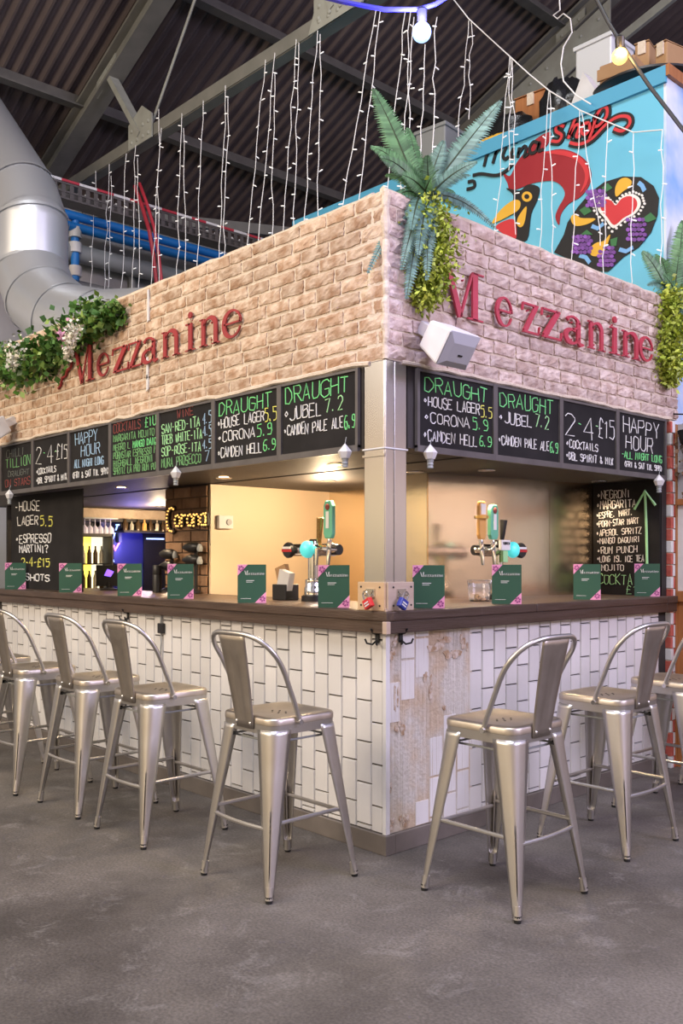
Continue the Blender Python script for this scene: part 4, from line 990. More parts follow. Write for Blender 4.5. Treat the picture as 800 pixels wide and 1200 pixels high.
# ================================================================== BAR STOOLS
def make_stool():
    t = bpy.data.objects.new('bar_stool', None); COL.objects.link(t); t.empty_display_size = .1
    SH, hs, zt = .165, .178, .700
    # seat pan
    def rr(h, r, n=6):
        pts = []
        for (cx, cy, a0) in ((h-r,h-r,0),(-h+r,h-r,90),(-h+r,-h+r,180),(h-r,-h+r,270)):
            for i in range(n+1):
                a = math.radians(a0+90*i/n); pts.append((cx+r*math.cos(a), cy+r*math.sin(a)))
        return pts
    rings = [(hs-.004,.055,zt-.034),(hs,.055,zt-.030),(hs,.055,zt-.010),(hs-.004,.053,zt-.003),(hs-.012,.05,zt),(hs-.030,.045,zt-.001),(hs-.06,.04,zt-.006),(hs-.11,.03,zt-.010)]
    vs = []; fs = []
    for (h, r, z) in rings: vs += [(x,y,z) for x,y in rr(h,r)]
    n = len(rr(.1,.01))
    for i in range(len(rings)-1):
        for j in range(n): fs.append((i*n+j, i*n+(j+1)%n, (i+1)*n+(j+1)%n, (i+1)*n+j))
    fs.append(tuple((len(rings)-1)*n+j for j in range(n)))
    seat = MB().add(vs, fs).build('seat','stool_seat',t,smooth=True)
    m_ = MB()
    for a, b in ((-.02,.02),(.02,.02),(-.02,-.02),(.02,-.02),(0,0),(-.045,0),(.045,0)):
        m_.lathe([(.0045,zt-.0105),(.0045,zt-.0085)],8,Matrix.Translation((a,b,0)))
    m_.build('drain_hole','rubber',seat)
    vs = []; fs = []
    ap = [(hs-.001,zt-.028),(hs-.003,zt-.068),(hs-.010,zt-.068),(hs-.010,zt-.028)]
    for (h, z) in ap: vs += [(x,y,z) for x,y in rr(h,.055)]
    for i in range(3):
        for j in range(n): fs.append((i*n+(j+1)%n, i*n+j, (i+1)*n+j, (i+1)*n+(j+1)%n))
    m_ = MB().add(vs, [f[::-1] for f in fs]); m_.build('seat_apron','stool',t,smooth=True)
    # legs: folded sheet, wide at the seat, narrow at the foot
    def leg(sx, sy):
        N = 34; vs = []; fs = []
        for i in range(N):
            u = i/(N-1); z = (zt-.050)*(1-u) + .020*u
            px = (hs-.002)*(1-u) + .232*u; py = (hs-.002)*(1-u) + .240*u
            wd = .098*(1-u)**1.0 + .026*u; R = min(wd*.55,.045)*(1-u) + .014*u
            q = 0.0
            if .50 < u < .90: q = .013*min(1,(u-.50)/.03,(.90-u)/.03)
            pts2 = [(-wd,0),(-wd*.75,0),(-R,0)]
            for an in (66,54,50,45,40,36,24):
                rr_ = R - (q if 40 <= an <= 50 else 0); an = math.radians(an); pts2.append((-R+rr_*math.cos(an), -R+rr_*math.sin(an)))
            pts2 += [(0,-R),(0,-wd*.75),(0,-wd)]
            for (a, b) in pts2: vs.append(((px+a)*sx, (py+b)*sy, z))
        c = 13
        for i in range(N-1):
            for j in range(c-1):
                f = (i*c+j, i*c+j+1, (i+1)*c+j+1, (i+1)*c+j)
                fs.append(f if sx*sy > 0 else f[::-1])
        o = MB().add(vs, fs).build('leg','stool',t,smooth=True)
        sm = o.modifiers.new('thickness','SOLIDIFY'); sm.thickness = .004; sm.offset = -1
        MB().tube([((.232-.012)*sx,(.240-.012)*sy,.026),((.233-.012)*sx,(.241-.012)*sy,0)],[.0155,.0135],10).build('foot_cap','rubber',o,smooth=True)
        MB().tube([((.2275-.012)*sx,(.2355-.012)*sy,.060),((.232-.012)*sx,(.240-.012)*sy,.012)],[.0145,.0165],12).build('foot_sleeve','stool',o,smooth=True)
    for sx, sy in ((-1,-1),(1,-1),(1,1),(-1,1)): leg(sx, sy)
    # footrest ring
    u = 1 - (.285-.020)/(zt-.050-.020); fx = (hs)*(1-u)+.232*u - .012; fy = hs*(1-u)+.240*u - .012
    def foot(a, b, bow):
        m_ = MB(); a = Vector(a); b = Vector(b); mid = (a+b)/2; out = Vector((mid.x,mid.y,0)).normalized()
        pts = [a+(b-a)*(i/10) + out*bow*math.sin(PI*i/10) for i in range(11)]
        m_.tube(pts,[.007]+[.0085]*9+[.007],8)
        o = m_.build('foot_rail','stool',t,smooth=True)
    foot((-fx,-fy,.272),(fx,-fy,.272),.02); foot((fx,-fy,.292),(fx,fy,.292),0); foot((-fx,fy,.272),(fx,fy,.272),0); foot((-fx,-fy,.292),(-fx,fy,.292),0)
    # thin braces under the seat
    zb = .60; q = hs + .004
    for a, b in (((-q,-q+.03,zb),(q,-q+.03,zb)),((q-.03,-q,zb),(q-.03,q,zb)),((-q,q-.03,zb),(q,q-.03,zb)),((-q+.03,-q,zb),(-q+.03,q,zb))):
        a = Vector(a)*.93; b = Vector(b)*.93; a.z = b.z = zb
        o = MB().tube([a,b],.0045,8).build('brace','greypipe',t,smooth=True)
        d = (b-a).normalized()
        MB().tube([a,a+d*.035],.009,8).tube([b-d*.035,b],.009,8).build('brace_end','rubber',o,smooth=True)
    # back hoop and splat
    def hoop(s):
        return s
    A = [(hs+.010,-.045,zt-.028),(hs+.010,-.055,zt+.01),(hs+.016,-.095,zt+.10),(hs+.022,-.145,zt+.205),(hs+.014,-.190,zt+.270),(hs-.022,-.225,zt+.313),(hs-.075,-.246,zt+.333),(.045,-.254,zt+.338)]
    pts = A + [(-x,y,z) for x,y,z in A[::-1]]
    # smooth
    P = [Vector(p) for p in pts]; sm = []
    for i in range(len(P)-1):
        p0, p1, p2, p3 = P[max(i-1,0)], P[i], P[i+1], P[min(i+2,len(P)-1)]
        for k in range(4):
            s = k/4; sm.append(.5*((2*p1)+(-p0+p2)*s+(2*p0-5*p1+4*p2-p3)*s*s+(-p0+3*p1-3*p2+p3)*s**3))
    sm.append(P[-1])
    MB().tube(sm,.0105,10).build('back_hoop','stool',t,smooth=True)
    m_ = MB()
    for s in (-1,1):
        m_.tube([((hs-.004)*s,-.047,zt-.022),((hs+.024)*s,-.047,zt-.022)],.011,10)
    m_.build('hoop_bolt','chrome',t,smooth=True)
    # splat: slightly dished tapered sheet with a pressed outline
    nx, nz = 12, 12; vs = []; fs = []
    for k in range(nz+1):
        v = k/nz; z = (zt-.052)+(.052+.338)*v; hw = .058*(1-v)+.088*v; yy = -(hs+.004) - (.254-hs-.004)*v**1.15
        for i in range(nx+1):
            s = -1 + 2*i/nx
            emb = 0.0
            if .12 < v < .88 and abs(abs(s)-.55) < .1: emb = .004
            if (abs(v-.85) < .05) and abs(s) < .6: emb = .004
            edge = .006 if abs(s) > .95 else 0
            vs.append((s*hw, yy + edge - emb + .004*(1-s*s)*0, z))
    for k in range(nz):
        for i in range(nx): a = k*(nx+1)+i; fs.append((a,a+1,a+nx+2,a+nx+1))
    sp = MB().add(vs, fs).build('backrest','stool_seat',t,smooth=True)
    so = sp.modifiers.new('thickness','SOLIDIFY'); so.thickness = .003; so.offset = 1
    m_ = MB()
    for x in (-.045,.045): m_.sphere((x,-hs-.010,zt-.030),.008,8,5,(1,.6,1))
    m_.build('backrest_rivet','chrome',t,smooth=True)
    return t
stools = [(-.125,-.515,0,'steel bar stool standing nearest the counter corner on the left side'),(-1.04,-.525,0,'steel bar stool on the left side, second from the counter corner'),(-1.70,-.515,0,'steel bar stool on the left side, third from the counter corner'),
 (-2.37,-.555,0,'steel bar stool on the left side, fourth from the counter corner, cut by the frame'),(-3.05,-.53,0,'steel bar stool farthest left, mostly hidden behind the stool before it'),
 (.635,.028,PI/2,'large steel bar stool nearest the counter corner on the right side'),(.548,.945,PI/2,'steel bar stool on the right side, second from the counter corner'),(.495,1.70,PI/2,'steel bar stool on the right side, third from the corner, cut by the frame'),
 (.50,2.43,PI/2,'steel bar stool at the far right end of the counter, a foot just in view')]
sp_ = make_stool()
for i, (x, y, rz, lb) in enumerate(stools):
    o = sp_ if i == 0 else copy_tree(sp_)
    o.location = (x,y,0); o.rotation_euler = (0,0,rz); tag(o, lb, 'bar stool', 'steel bar stools along the counter')

# ================================================================== SHOP BOX BEHIND
KY, KX0, KX1, KZ = 2.78, -3.95, -.118, 4.60
t = thing('shop_box','tall sky-blue painted shop box behind the bar, with a rooster mural','shop',(0,KY,0))
MB().box((KX0,0,0),(KX1-.02,3.4,KZ-.02)).build('front_wall','kiosk',t)
MB().box((KX1-.02,.0,0),(KX1,3.4,KZ-.03)).build('cloud_wall','clouds',t)
MB().box((KX0-.02,-.025,KZ-.10),(KX1+.005,.0,KZ+.01)).build('top_trim','kiosk_edge',t)
MB().box((KX1-.03,-.02,KZ-.06),(KX1+.03,3.4,KZ+.015)).build('edge_board','orangewood',t)
def mp(x, y): # crop point of the mural -> local x,z
    p = ony(550+x*.2875, 120+y*.2875, KY-.004); return (p.x, p.z)
def smooth_loop(P):
    out = []; n = len(P)
    for i in range(n):
        p0, p1, p2, p3 = [Vector(P[(i+k-1)%n]) for k in range(4)]
        for k in range(4):
            u = k/4; out.append(tuple(.5*((2*p1)+(-p0+p2)*u+(2*p0-5*p1+4*p2-p3)*u*u+(-p0+3*p1-3*p2+p3)*u**3)))
    return out
def smooth_open(P):
    out = []; n = len(P)
    for i in range(n-1):
        p0, p1, p2, p3 = Vector(P[max(i-1,0)]), Vector(P[i]), Vector(P[i+1]), Vector(P[min(i+2,n-1)])
        for k in range(5):
            u = k/5; out.append(tuple(.5*((2*p1)+(-p0+p2)*u+(2*p0-5*p1+4*p2-p3)*u*u+(-p0+3*p1-3*p2+p3)*u**3)))
    return out + [P[-1]]
def flat(name, poly, m, y0, par=None):
    if len(poly) < 16 and len(poly) > 4 or len(poly) > 18: poly = smooth_loop(poly)
    return MB().prism([mp(*q) for q in poly], y0, y0+.004).build(name, m, par or t)
comb = [(135,285),(155,330),(165,360),(205,350),(250,332),(300,322),(345,322),(378,345),(388,380),(362,430),(350,468),(365,500),(372,458),(402,415),(452,385),(487,340),(496,290),(476,240),(430,205),(370,190),(300,200),(322,165),(330,120),(270,150),(215,215),(190,250),(165,300)]
flat('rooster_comb', comb, 'mural_red', -.006)
flat('comb_highlight', [(300,205),(370,195),(428,210),(470,243),(488,290),(478,335),(452,370),(470,320),(468,280),(440,240),(400,222),(350,212)], 'mural_red2', -.009)
head = flat('rooster_head', [(150,350),(205,360),(240,335),(285,348),(276,400),(252,455),(235,560),(185,552),(188,470),(170,440),(180,380)], 'mural_black', -.009)
flat('wattle', [(108,512),(140,485),(185,480),(192,552),(165,550)], 'mural_red2', -.010)
flat('beak', [(93,492),(128,440),(180,400),(208,405),(202,438),(160,465),(120,485)], 'mural_yellow', -.012)
flat('eye_ring', [(236+21*math.cos(a*PI/9),385+21*math.sin(a*PI/9)) for a in range(18)], 'mural_yellow', -.012)
flat('eye', [(236+10*math.cos(a*PI/6),385+10*math.sin(a*PI/6)) for a in range(12)], 'mural_black', -.014)
flat('face_drop', [(234,425),(230,470),(222,500),(208,510),(196,498),(198,475),(212,450)], 'mural_yellow', -.012)
flat('rooster_tail', [(345,612),(385,540),(400,490),(440,430),(490,370),(550,325),(625,302),(700,305),(750,340),(772,390),(766,460),(740,530),(690,590),(625,632),(565,690),(510,690)], 'mural_black', -.008)
heart = [(590,505),(560,470),(535,440),(532,408),(552,394),(578,400),(597,420),(622,392),(655,380),(682,392),(690,418),(672,450),(630,475)]
cxh, cyh = 612, 432
flat('heart_border', [(cxh+(x-cxh)*1.12, cyh+(y-cyh)*1.12) for x,y in heart], 'mural_white', -.011)
flat('heart', [(cxh+(x-cxh)*.94, cyh+(y-cyh)*.94) for x,y in heart], 'mural_red2', -.013)
m_ = MB()
hp = [(cxh+(x-cxh)*1.32, cyh+(y-cyh)*1.30) for x,y in heart]
for i in range(len(hp)):
    a, b = Vector(hp[i]), Vector(hp[(i+1)%len(hp)])
    for k in range(3):
        p = a + (b-a)*k/3; m_.prism([mp(p.x+5.5*math.cos(q*PI/4),p.y+5.5*math.sin(q*PI/4)) for q in range(8)],-.012,-.006)
m_.build('heart_dots','mural_white',t)
rr = random.Random(8)
for (gx, gy, sx, sy) in ((515,392,42,42),(458,580,42,46),(678,520,40,58),(556,628,36,52)):
    m_ = MB()
    k = 0
    for iy in range(-3,4):
        for ix in range(-2,3):
            x = gx + (ix + (.5 if iy % 2 else 0))*15*sx/40; y = gy + iy*13*sy/40*1.05
            if ((x-gx)/sx)**2 + ((y-gy)/sy)**2 > 1.05: continue
            x += rr.uniform(-2,2); y += rr.uniform(-2,2); k += 1
            m_.prism([mp(x+8.5*math.cos(q*PI/4),y+8.5*math.sin(q*PI/4)) for q in range(8)],-.012-.0002*k,-.008)
    m_.build('grape_cluster','mural_purple',t)
for lf in ([(450,440),(480,420),(500,445),(470,462)],[(540,350),(565,330),(585,350),(560,365)],[(700,480),(740,450),(765,475),(730,490)],[(575,560),(605,550),(600,585),(580,590)],[(455,540),(480,520),(505,540)]):
    flat('vine_leaf', lf, 'mural_green', -.0125)
for dr in ([(600,385),(596,350),(612,318),(640,308),(662,322),(655,345),(630,362)],[(415,470),(435,455),(455,472),(515,475),(480,498),(430,503)],[(575,540),(556,600),(530,625),(500,625),(492,600),(515,575),(550,565)]):
    flat('yellow_drop', dr, 'mural_yellow', -.0125)
for st in ([(690,328),(705,340),(715,362)],[(500,505),(525,515),(548,495)],[(612,600),(640,608),(668,592)],[(450,625),(475,632),(492,655)]):
    m_ = MB().stroke([mp(*q) for q in st],.028,-.0125,-.008); m_.build('blue_dash','mural_blue',t)
# painted name
scr_m = [[(42,215),(62,180),(88,172),(72,215),(60,262)],[(72,215),(110,172),(120,178),(106,215),(96,250)],[(104,214),(138,172),(150,180),(138,215),(145,232),(160,222)],
         [(180,186),(169,222),(184,222)],[(188,166),(194,160)],[(204,184),(197,226)],[(199,212),(224,180),(232,192),(224,222),(242,210)],[(285,168),(262,162),(246,188),(252,208),(272,200),(288,165),(282,198),(302,192)],[(292,100),(300,118)],
         [(15,298),(50,292),(110,298),(150,280),(178,250)],[(-10,355),(20,345),(18,322),(-5,325)]]
m_ = MB()
for s in scr_m: m_.stroke([mp(*q) for q in smooth_open(s)],.024,-.013,-.002)
m_.build('name_lettering','mural_black',t)
scr_s = [[(388,100),(362,92),(355,118),(378,135),(365,160),(335,158)],[(448,30),(425,90),(405,150)],[(410,135),(435,95),(450,100),(438,140),(455,138)],[(490,85),(470,90),(458,120),(475,132),(492,108),(490,85)],
         [(520,50),(505,110),(490,150)],[(510,75),(540,25),(562,25),(560,60),(530,95),(510,100)],[(410,165),(450,172),(500,150),(560,90),(610,60),(650,62),(655,90),(625,118),(590,108)]]
m_ = MB(); m2 = MB()
for s in scr_s: m_.stroke([mp(*q) for q in smooth_open(s)],.056,-.012,-.002); m2.stroke([mp(*q) for q in smooth_open(s)],.022,-.0145,-.002)
m_.build('name_outline','mural_black',t)
m2.build('name_lettering','mural_red2',t)

# stored things on top of the shop box
def put(px, py, Y): return ony(px, py, Y)
def boxthing(name, label, cat, pxl, pxr, ytop, Y, dep, m, tilt=0, lid=None):
    a = put(pxl, ytop, Y); b = put(pxr, ytop, Y); wd = max(b.x-a.x,.06); ht = max(((a.z+b.z)/2)-KZ,.08)
    t = thing(name,label,cat,((a.x+b.x)/2,Y,KZ+.012),tilt)
    MB().box((-wd/2,0,0),(wd/2,dep,ht)).build('body',m,t,bevel=.012)
    if lid == 'tub':
        MB().box((-wd/2-.015,-.015,ht-.035),(wd/2+.015,dep+.015,ht)).build('rim',m,t,bevel=.006)
    elif lid == 'flap':
        MB().box((-wd/2,-.01,ht),(wd/2,dep*.45,ht+.006)).build('flap',m,t); MB().box((-wd/2,dep*.47,ht),(wd/2,dep,ht+.006)).build('flap',m,t)
        MB().box((-.03,-.012,ht-.09),(.03,-.0,ht+.008)).build('tape','mortar',t)
    elif lid == 'slat':
        for k in range(3): MB().box((-wd/2-.01,-.015,.03+k*ht*.32),(wd/2+.01,0,.03+k*ht*.32+ht*.2)).build('slat',m,t)
    return t
boxthing('storage_tub','translucent white storage tub on top of the shop box','tub',674,716,48,3.5,.35,'frosted',0,'tub')
boxthing('wooden_crate','brown wooden crate beside the white tub on the shop box','crate',703,742,72,3.15,.3,'cardboard',.12,'slat')
boxthing('cardboard_box','open cardboard box on the shop box, left of the corner one','box',744,760,52,3.6,.3,'cardboard',.2,'flap')
boxthing('cardboard_box','cardboard box nearest the right corner of the shop box','box',766,782,53,3.45,.3,'cardboard',-.2,'flap')
boxthing('cardboard_box','flat orange-brown carton at the left of the stored pile','box',604,640,112,3.3,.4,'orangewood',.1,'flap')
boxthing('storage_tub','grey plastic tub behind the upright fern fronds','tub',488,520,150,3.4,.35,'greypipe',.1,'tub')
def bag(label, px, py, Y, r, sc, m='binbag'):
    p = put(px, py, Y)
    o = MB().sphere((0,0,r*sc[2]*.92),r,18,12,sc,.10).build('plastic_bag',m,loc=(p.x,Y,KZ+.012),smooth=True)
    tag(o, label, 'bag')
bag('shiny black plastic bag in front of the white tub on the shop box',663,95,3.15,.22,(1.1,.7,1.0))
bag('black plastic bag left of the orange carton on the shop box',652,118,3.05,.14,(1.0,.7,1.5))
bag('dark bag behind the left edge of the shop box top',596,140,3.15,.2,(1.2,.8,.9))
bag('crumpled yellow bag lying on the shop box edge behind the fern',580,156,2.98,.12,(1.6,.8,.55),'mural_yellow')
p = put(690,95,2.98)
t = thing('folded_sign','white tent-shaped board standing on the shop box edge','board',(p.x,2.93,KZ+.012))
MB().prism([(-.17,0),(.16,0),(-.02,.30)],0,.12).build('panel','plastic',t)
p = put(758,78,3.0)
t = thing('round_tray','large black round tabletop lying on the shop box corner','tabletop',(p.x-.12,3.25,KZ+.10))
MB().lathe([(.40,0),(.42,.015),(.42,.03),(.40,.04),(.001,.04)],40).build('top','black',t,smooth=True)
MB().box((-.2,-.2,-.088),(.2,.2,0)).build('base','black',t)

# ================================================================== LIGHT STRINGS
ledmesh = None
def led(par, loc, ang, m='ledbulb'):
    global ledmesh
    if ledmesh is None:
        o = MB().lathe([(.003,0),(.0048,.010),(.0052,.030),(.001,.036)],6,Matrix.Rotation(PI/2,4,'Y')).build('led','ledbulb',par); ledmesh = o.data
    else:
        o = bpy.data.objects.new('led', ledmesh); COL.objects.link(o); o.parent = par
    o.location = loc; o.rotation_euler = (random.uniform(-.5,.5), random.uniform(-.5,.5), ang)
def strand_pts(a, b, n=9, wob=.012):
    return [a + (b-a)*(i/n) + Vector((random.uniform(-wob,wob), random.uniform(-wob,wob), 0))*(0 if i in (0,n) else 1) for i in range(n+1)]
def strand(label, p0, p1, Y0, Y1, group):
    a = ony(*p0,Y0); b = ony(*p1,Y1)
    t = thing('fairy_light_strand', label, 'string light', a, 0, group)
    P = strand_pts(Vector((0,0,0)), b-a)
    MB().tube(P,.003,5).build('wire','wire',t)
    L = (b-a).length; n = max(4,int(L/.24))
    for k in range(n):
        s = (k+.6+random.uniform(-.25,.25))/n; led(t, (b-a)*s, random.choice((0,PI))+random.uniform(-.7,.7)+AZ)
drops = [((46,246),(44,330)),((56,240),(55,335)),((69,238),(66,345)),((112,200),(105,372)),((128,192),(121,368)),((130,206),(127,362)),((148,180),(142,362)),((159,170),(155,358)),((161,185),(164,356)),
 ((186,128),(186,344)),((189,150),(176,346)),((213,133),(207,336)),((215,150),(217,330)),((238,118),(230,325)),((264,100),(257,312)),((267,115),(262,310)),((311,70),(288,300)),((322,62),(302,294)),((322,85),(318,286)),((347,46),(331,282)),((350,50),(345,276)),((372,36),(355,270)),((375,40),(373,264))]
for i, (a, b) in enumerate(drops):
    strand('white fairy light strand hanging above the left fascia, %s from the left' % (ORD[i] if i < 20 else ['twenty-first','twenty-second','twenty-third'][i-20]), a, b, 1.93 if i > 2 else 1.25, 1.75 if i > 2 else 1.15, 'fairy light strands hanging from the truss')
drops2 = [((441,8),(398,262)),((446,8),(418,252)),((475,12),(452,240)),((481,14),(470,238)),((485,20),(474,230)),((498,52),(490,235)),((512,20),(506,190))]
for i, (a, b) in enumerate(drops2):
    strand('white fairy light strand dropping behind the corner fern, %s from the left' % ORD[i], a, b, 1.9, 1.5, 'fairy light strands behind the corner fern')
# slanting icicle string on the right
a0 = ony(524,-10,2.62)
t = thing('icicle_light_string','white icicle light string slanting down across the blue rooster wall','string light',a0)
main = [(524,-10),(549,22),(575,46),(597,66),(620,87),(643,106),(661,117),(679,129),(695,136),(712,143),(742,155),(776,152)]
MB().tube([ony(x,y,2.62)-a0 for x,y in main],.0045,5).build('main_wire','wire',t)
dps = [((549,24),(537,160)),((552,26),(549,140)),((597,67),(578,285)),((600,69),(604,275)),((643,106),(630,318)),((644,106),(648,312)),((679,129),(670,332)),((681,130),(703,288)),((712,143),(705,345)),((742,155),(738,352)),((776,152),(775,350)),((598,68),(596,200))]
for a, b in dps:
    pa = ony(*a,2.62)-a0; pb = ony(*b,2.60)-a0
    w_ = MB().tube(strand_pts(pa,pb),.003,5).build('drop_wire','wire',t)
    n = max(4,int((pb-pa).length/.20))
    for k in range(n): led(w_, pa+(pb-pa)*((k+.6)/n), random.choice((0,PI))+random.uniform(-.6,.6)+AZ)
# festoon bulbs
def festoon(label, cable, bpx, td, m, lc, cm, power):
    p = atd(bpx[0],bpx[1],td)
    t = thing('festoon_light',label,'string light',p)
    MB().tube([atd(x,y,tt)-p for x,y,tt in cable],.008,8).build('cable',cm,t,smooth=True)
    h = Vector((0,0,1)); r = .033
    MB().lathe([(.013,.026),(.018,.035),(.020,.075),(.010,.085)],12).build('lamp_holder','black',t,smooth=True)
    MB().sphere((0,0,0),r,18,12).build('bulb',m,t,smooth=True)
    l = bpy.data.lights.new('bulb_light','POINT'); l.energy = power; l.color = lc; l.shadow_soft_size = .034
    o = bpy.data.objects.new('bulb_light',l); COL.objects.link(o); o.parent = t; o.location = (0,0,0)
    o.location = (FW*(-.06))
M['bluecable'] = mat('blue_cable',(.05,.05,.42),.4)
festoon('glowing blue festoon bulb on a blue cable above the fern',[(360,-8,3.3),(400,2,3.25),(450,11,3.2),(490,11,3.2),(510,5,3.2),(540,-14,3.2)],(494,38),3.2,'bulbblue',(.30,.30,1.0),'bluecable',42)
festoon('glowing amber festoon bulb on a black cable beside the stored boxes',[(690,-18,3.9),(712,25,3.85),(732,58,3.8),(760,100,3.7),(800,152,3.6),(830,185,3.5)],(726,66),3.8,'bulbyellow',(1.0,.60,.2),'black',3)
pts = [(655,-5),(656,12),(648,18),(653,22),(660,16),(668,22),(670,38),(660,55),(657,75),(660,95),(675,112),(692,122)]
tag(MB().tube([ony(x,y,2.70) for x,y in pts],.005,6).build('loose_cable','wire'), 'loose pale looped cable dangling in front of the black bags', 'cable')

# ================================================================== PLANTS
def frond(mbl, mbs, base, tip, droop, wd, n=40, side=None, rnd=random):
    base = Vector(base); tip = Vector(tip); d = tip-base; L = d.length
    mid = base + d*.5 + Vector((0,0,droop))
    def B(s): return base*(1-s)**2 + mid*2*s*(1-s) + tip*s*s
    view = (CAM-base).normalized()
    face = Vector(side).normalized() if side else (view + Vector((rnd.uniform(-.3,.3),rnd.uniform(-.3,.3),rnd.uniform(-.1,.3)))).normalized()
    mbs.tube([B(i/10) for i in range(11)],[.006*(1-i/12) for i in range(11)],5)
    for i in range(n):
        s = .10 + .90*i/n; p = B(s); tg = (B(min(s+.02,1))-B(s-.02)).normalized()
        sd = tg.cross(face).normalized(); nn = sd.cross(tg)
        w_ = wd*1.12*rnd.uniform(.86,1.05)*(math.sin(PI*min(1,(s*.86+.14)))**.65)*(1.05-.35*s) + .006
        for sg in (-1,1):
            q = (sd*sg + tg*.42 - nn*.18 + Vector((0,0,rnd.uniform(-.06,.02)))).normalized()
            hw = L/n*.78
            a = p - tg*hw*.5; c = p + tg*hw*.8; e = p + q*w_; mid1 = p + q*w_*.55 + nn*.004
            mbl.add([a,mid1-tg*hw*.55,e,mid1+tg*hw*.65,c],[(0,1,2,3,4) if sg > 0 else (4,3,2,1,0)])
def fern(label, base, tips, blue_tips, rnd):
    t = thing('fern',label,'fern',base); b = Vector(base)
    l1 = MB(); l2 = MB(); s = MB()
    for (tp, dr, wd) in tips: frond(l1, s, rnd.uniform(-.02,.02)*Vector((1,1,0)), Vector(tp)-b, dr, wd, rnd=rnd)
    for (tp, dr, wd) in blue_tips: frond(l2, s, rnd.uniform(-.02,.02)*Vector((1,1,0)), Vector(tp)-b, dr, wd, rnd=rnd)
    l1.build('green_fronds','fern',t); c = l2.build('blue_green_fronds','fernblue',t); c['label'] = 'bluish fronds'
    s.build('stems','fernstem',t)
    return t
rn = random.Random(21)
fb = onx(497,238,.02); fb.z = 3.02
fern('big upright artificial fern on the corner of the brick fascia', fb,
  [(atd(437,104,4.30),.05,.078),(atd(447,135,4.4),.06,.065),(atd(434,172,4.25),.09,.055),(atd(470,205,4.15),.04,.05),(atd(512,200,4.15),.03,.05),(atd(540,245,4.4),.07,.04),(atd(464,232,4.2),.06,.045),(atd(446,185,4.15),.08,.06),(atd(478,150,4.5),.03,.055),(atd(468,170,4.3),.03,.05),(atd(500,182,4.2),.02,.05),(atd(452,205,4.5),.06,.05),(atd(532,225,4.6),.05,.05)],
  [(atd(587,118,4.35),.02,.082),(atd(550,205,4.5),.05,.055),(atd(500,330,4.12),.10,.05),(atd(470,318,4.1),.12,.045),(atd(520,165,4.3),.03,.055),(atd(559,190,4.2),.05,.05),(atd(580,268,4.35),.13,.035),(atd(430,322,4.12),.14,.035),(atd(476,352,4.12),.10,.055),(atd(490,300,4.1),.09,.06),(atd(482,270,4.1),.06,.05)], rn)
fb2 = onx(790,335,.0); fb2.z = 3.02
fern('artificial fern on the far right end of the brick fascia', fb2,
  [(atd(800,258,6.1),.04,.09),(atd(752,295,5.9),.08,.07),(atd(770,290,6.2),.05,.07),(atd(812,275,6.0),.05,.09),(atd(776,322,5.8),.05,.06),(atd(795,300,5.9),.03,.06)],
  [(atd(758,335,5.8),.10,.05),(atd(805,400,5.8),.08,.08),(atd(822,330,5.8),.06,.08),(atd(798,370,5.75),.06,.07)], rn)
def leafcloud(mb, pts, n, rad, size, rnd, elong=1.6):
    for _ in range(n):
        f = rnd.random()*(len(pts)-1); i = int(f); a = Vector(pts[i]); b = Vector(pts[min(i+1,len(pts)-1)])
        rd = rad[i]*(1-(f-i)) + rad[min(i+1,len(pts)-1)]*(f-i)
        p = a + (b-a)*(f-i) + Vector((rnd.gauss(0,.5),rnd.gauss(0,.5),rnd.gauss(0,.5)))*rd
        d = Vector((rnd.uniform(-1,1),rnd.uniform(-1,1),rnd.uniform(-1.2,.5))).normalized(); u = d.orthogonal().normalized(); u = (u*math.cos(rnd.uniform(0,6)) + d.cross(u)*math.sin(rnd.uniform(0,6))).normalized()
        s = size*rnd.uniform(.6,1.3)
        mb.add([p, p+d*s*elong*.45+u*s*.5, p+d*s*elong, p+d*s*elong*.45-u*s*.5],[(0,1,2,3)])
    return mb
def trailing(label, pts, rad, n, size):
    t = thing('trailing_plant',label,'plant',pts[0]); b = Vector(pts[0]); P = [Vector(p)-b for p in pts]
    rnd = random.Random(len(label))
    leafcloud(MB(), P, n, rad, size, rnd).build('foliage','trail',t)
    m_ = MB()
    for k in range(5): m_.tube([p + Vector((rnd.uniform(-.02,.02),rnd.uniform(-.02,.02),0)) for p in P],.003,5)
    m_.build('stems','fernstem',t)
trailing('yellow-green trailing plant hanging below the corner fern',[onx(503,240,.03),onx(504,270,.05),onx(506,300,.05),onx(504,325,.05),onx(496,350,.045)],[.07,.10,.11,.10,.06],4600,.016)
trailing('yellow-green trailing plant hanging below the far right fern',[onx(786,345,.03),onx(786,370,.05),onx(787,400,.05),onx(785,425,.05),onx(783,442,.04)],[.08,.12,.13,.11,.06],3600,.021)
t = thing('ivy_garland','leafy ivy garland draped over the left end of the brick fascia','plant',(-3.3,.0,3.0))
rnd = random.Random(77); b = Vector((-3.3,0,3.0))
P = [ony(x,y,-.06)-b for x,y in ((-8,432),(18,428),(42,424),(64,412),(90,390),(114,374),(138,365))]
leafcloud(MB(), P, 1900, [.16,.15,.14,.14,.14,.12,.06], .046, rnd, 1.15).build('dark_leaves','ivy',t)
leafcloud(MB(), P, 650, [.18,.17,.16,.15,.14,.11,.08], .040, rnd, 1.4).build('light_leaves','ivylight',t)
m_ = MB().tube([p-Vector((0,.0,.02)) for p in P],.012,6); m_.build('stems','fernstem',t)
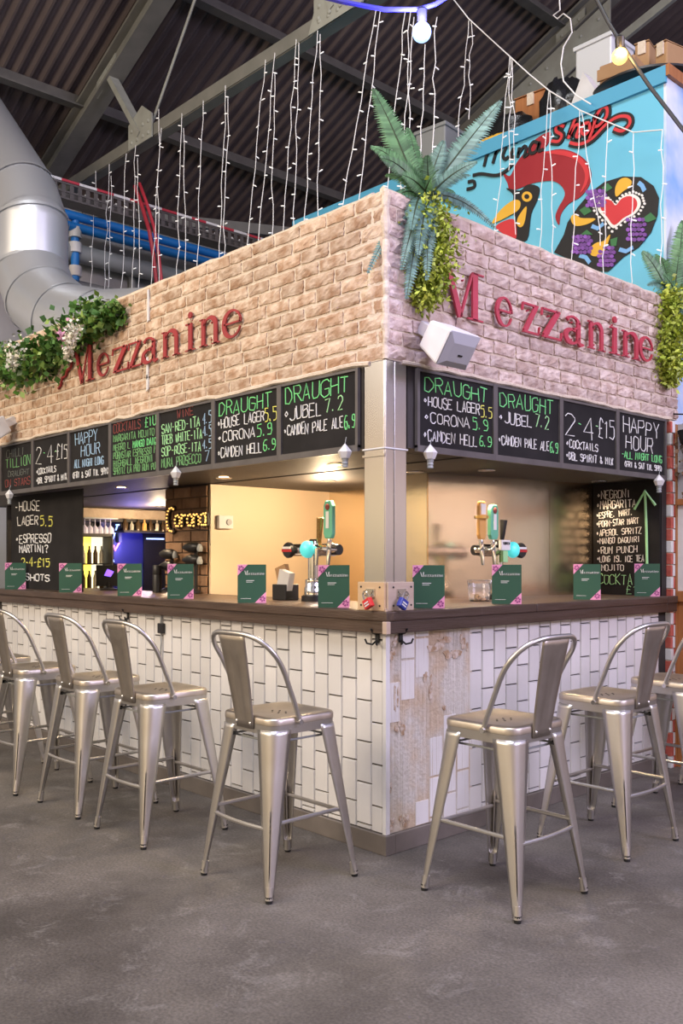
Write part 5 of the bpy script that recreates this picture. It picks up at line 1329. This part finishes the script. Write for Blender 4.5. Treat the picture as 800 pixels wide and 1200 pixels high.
def blossom(label, px0, px1, n, m='blossom', r=.05):
    a = ony(*px0,-.24); c = ony(*px1,-.20)
    t = thing('flower_spray',label,'flowers',a); rnd = random.Random(n)
    leafcloud(MB(), [Vector((0,0,0)),(c-a)*.5,(c-a)], n, [r*1.4,r*1.2,r*.6], .024, rnd, 1.0).build('petals',m,t)
    MB().tube([Vector((0,.05,.05)),(c-a)*.5,(c-a)],.004,5).build('stem','fernstem',t)
blossom('hanging white blossom spray just above the big red M',(87,380),(78,420),280,'blossom',.034)
blossom('faded white blossom spray at the far left end of the ivy',(20,405),(14,432),200)
blossom('small pink flower in the ivy left of the white spray',(73,390),(76,396),50,'pinkblossom',.04)

# ================================================================== RIGHT END
t = thing('painted_brick_jamb','narrow red and white brick jamb at the right end of the bar','pillar',(0,2.56,0))
m_ = MB(); m2 = MB(); rr = random.Random(6)
for r in range(29):
    z = r*.0765
    e = rr.uniform(.02,.045)
    if r % 3: m_.box((-.10,.004,z),(.028,e,z+.071)); m2.box((-.10,e+.001,z),(.0285,.058,z+.071))
    else: m2.box((-.10,.004,z),(.028,e,z+.071)); m_.box((-.10,e+.001,z),(.0285,.058,z+.071))
M['redpaint'] = mat('red_painted_brick',(.42,.07,.05),.8,noise=.2,nscale=14,color2=(.55,.14,.10),bump=.6,bscale=40)
m_.build('red_bricks','redpaint',t,bevel=.003); m2.build('white_bricks','plastic',t,bevel=.003)
MB().box((-.09,.008,0),(.018,.054,2.22)).build('core','mortar',t)
t = thing('timber_doorframe','orange stained timber frame with a pale glazed panel beyond the bar end','frame',(0.03,2.625,0))
MB().box((-.115,.0,0),(-.0,.05,2.20)).box((.0,.0,1.06),(.9,.05,1.13)).box((.0,.0,1.68),(.9,.05,1.72)).box((.85,.0,0),(.93,.05,2.2)).build('frame','orangewood',t,bevel=.004)
MB().box((.0,.02,0),(.86,.04,1.06)).build('lower_panel','orangewood',t)
MB().box((.0,.022,1.13),(.86,.034,1.68)).build('glazed_panel','plastic',t)
MB().box((.0,.022,1.72),(.86,.034,2.2)).build('upper_panel','grille',t)
t = thing('black_fern_basket','dark hanging flower basket at the right edge below the fascia','basket',(.14,2.64,2.05))
leafcloud(MB(), [Vector((0,0,.08)),Vector((0,0,-.12)),Vector((.02,0,-.36))], 420, [.09,.10,.07], .03, random.Random(5), 1.2).build('dried_leaves','redbrick',t)
MB().lathe([(.02,-.02),(.08,.02),(.10,.10)],12).build('basket','rubber',t)
MB().tube([(0,0,.10),(0,0,.2),(-.14,.0,.22)],.005,6).build('hanger','rubber',t)
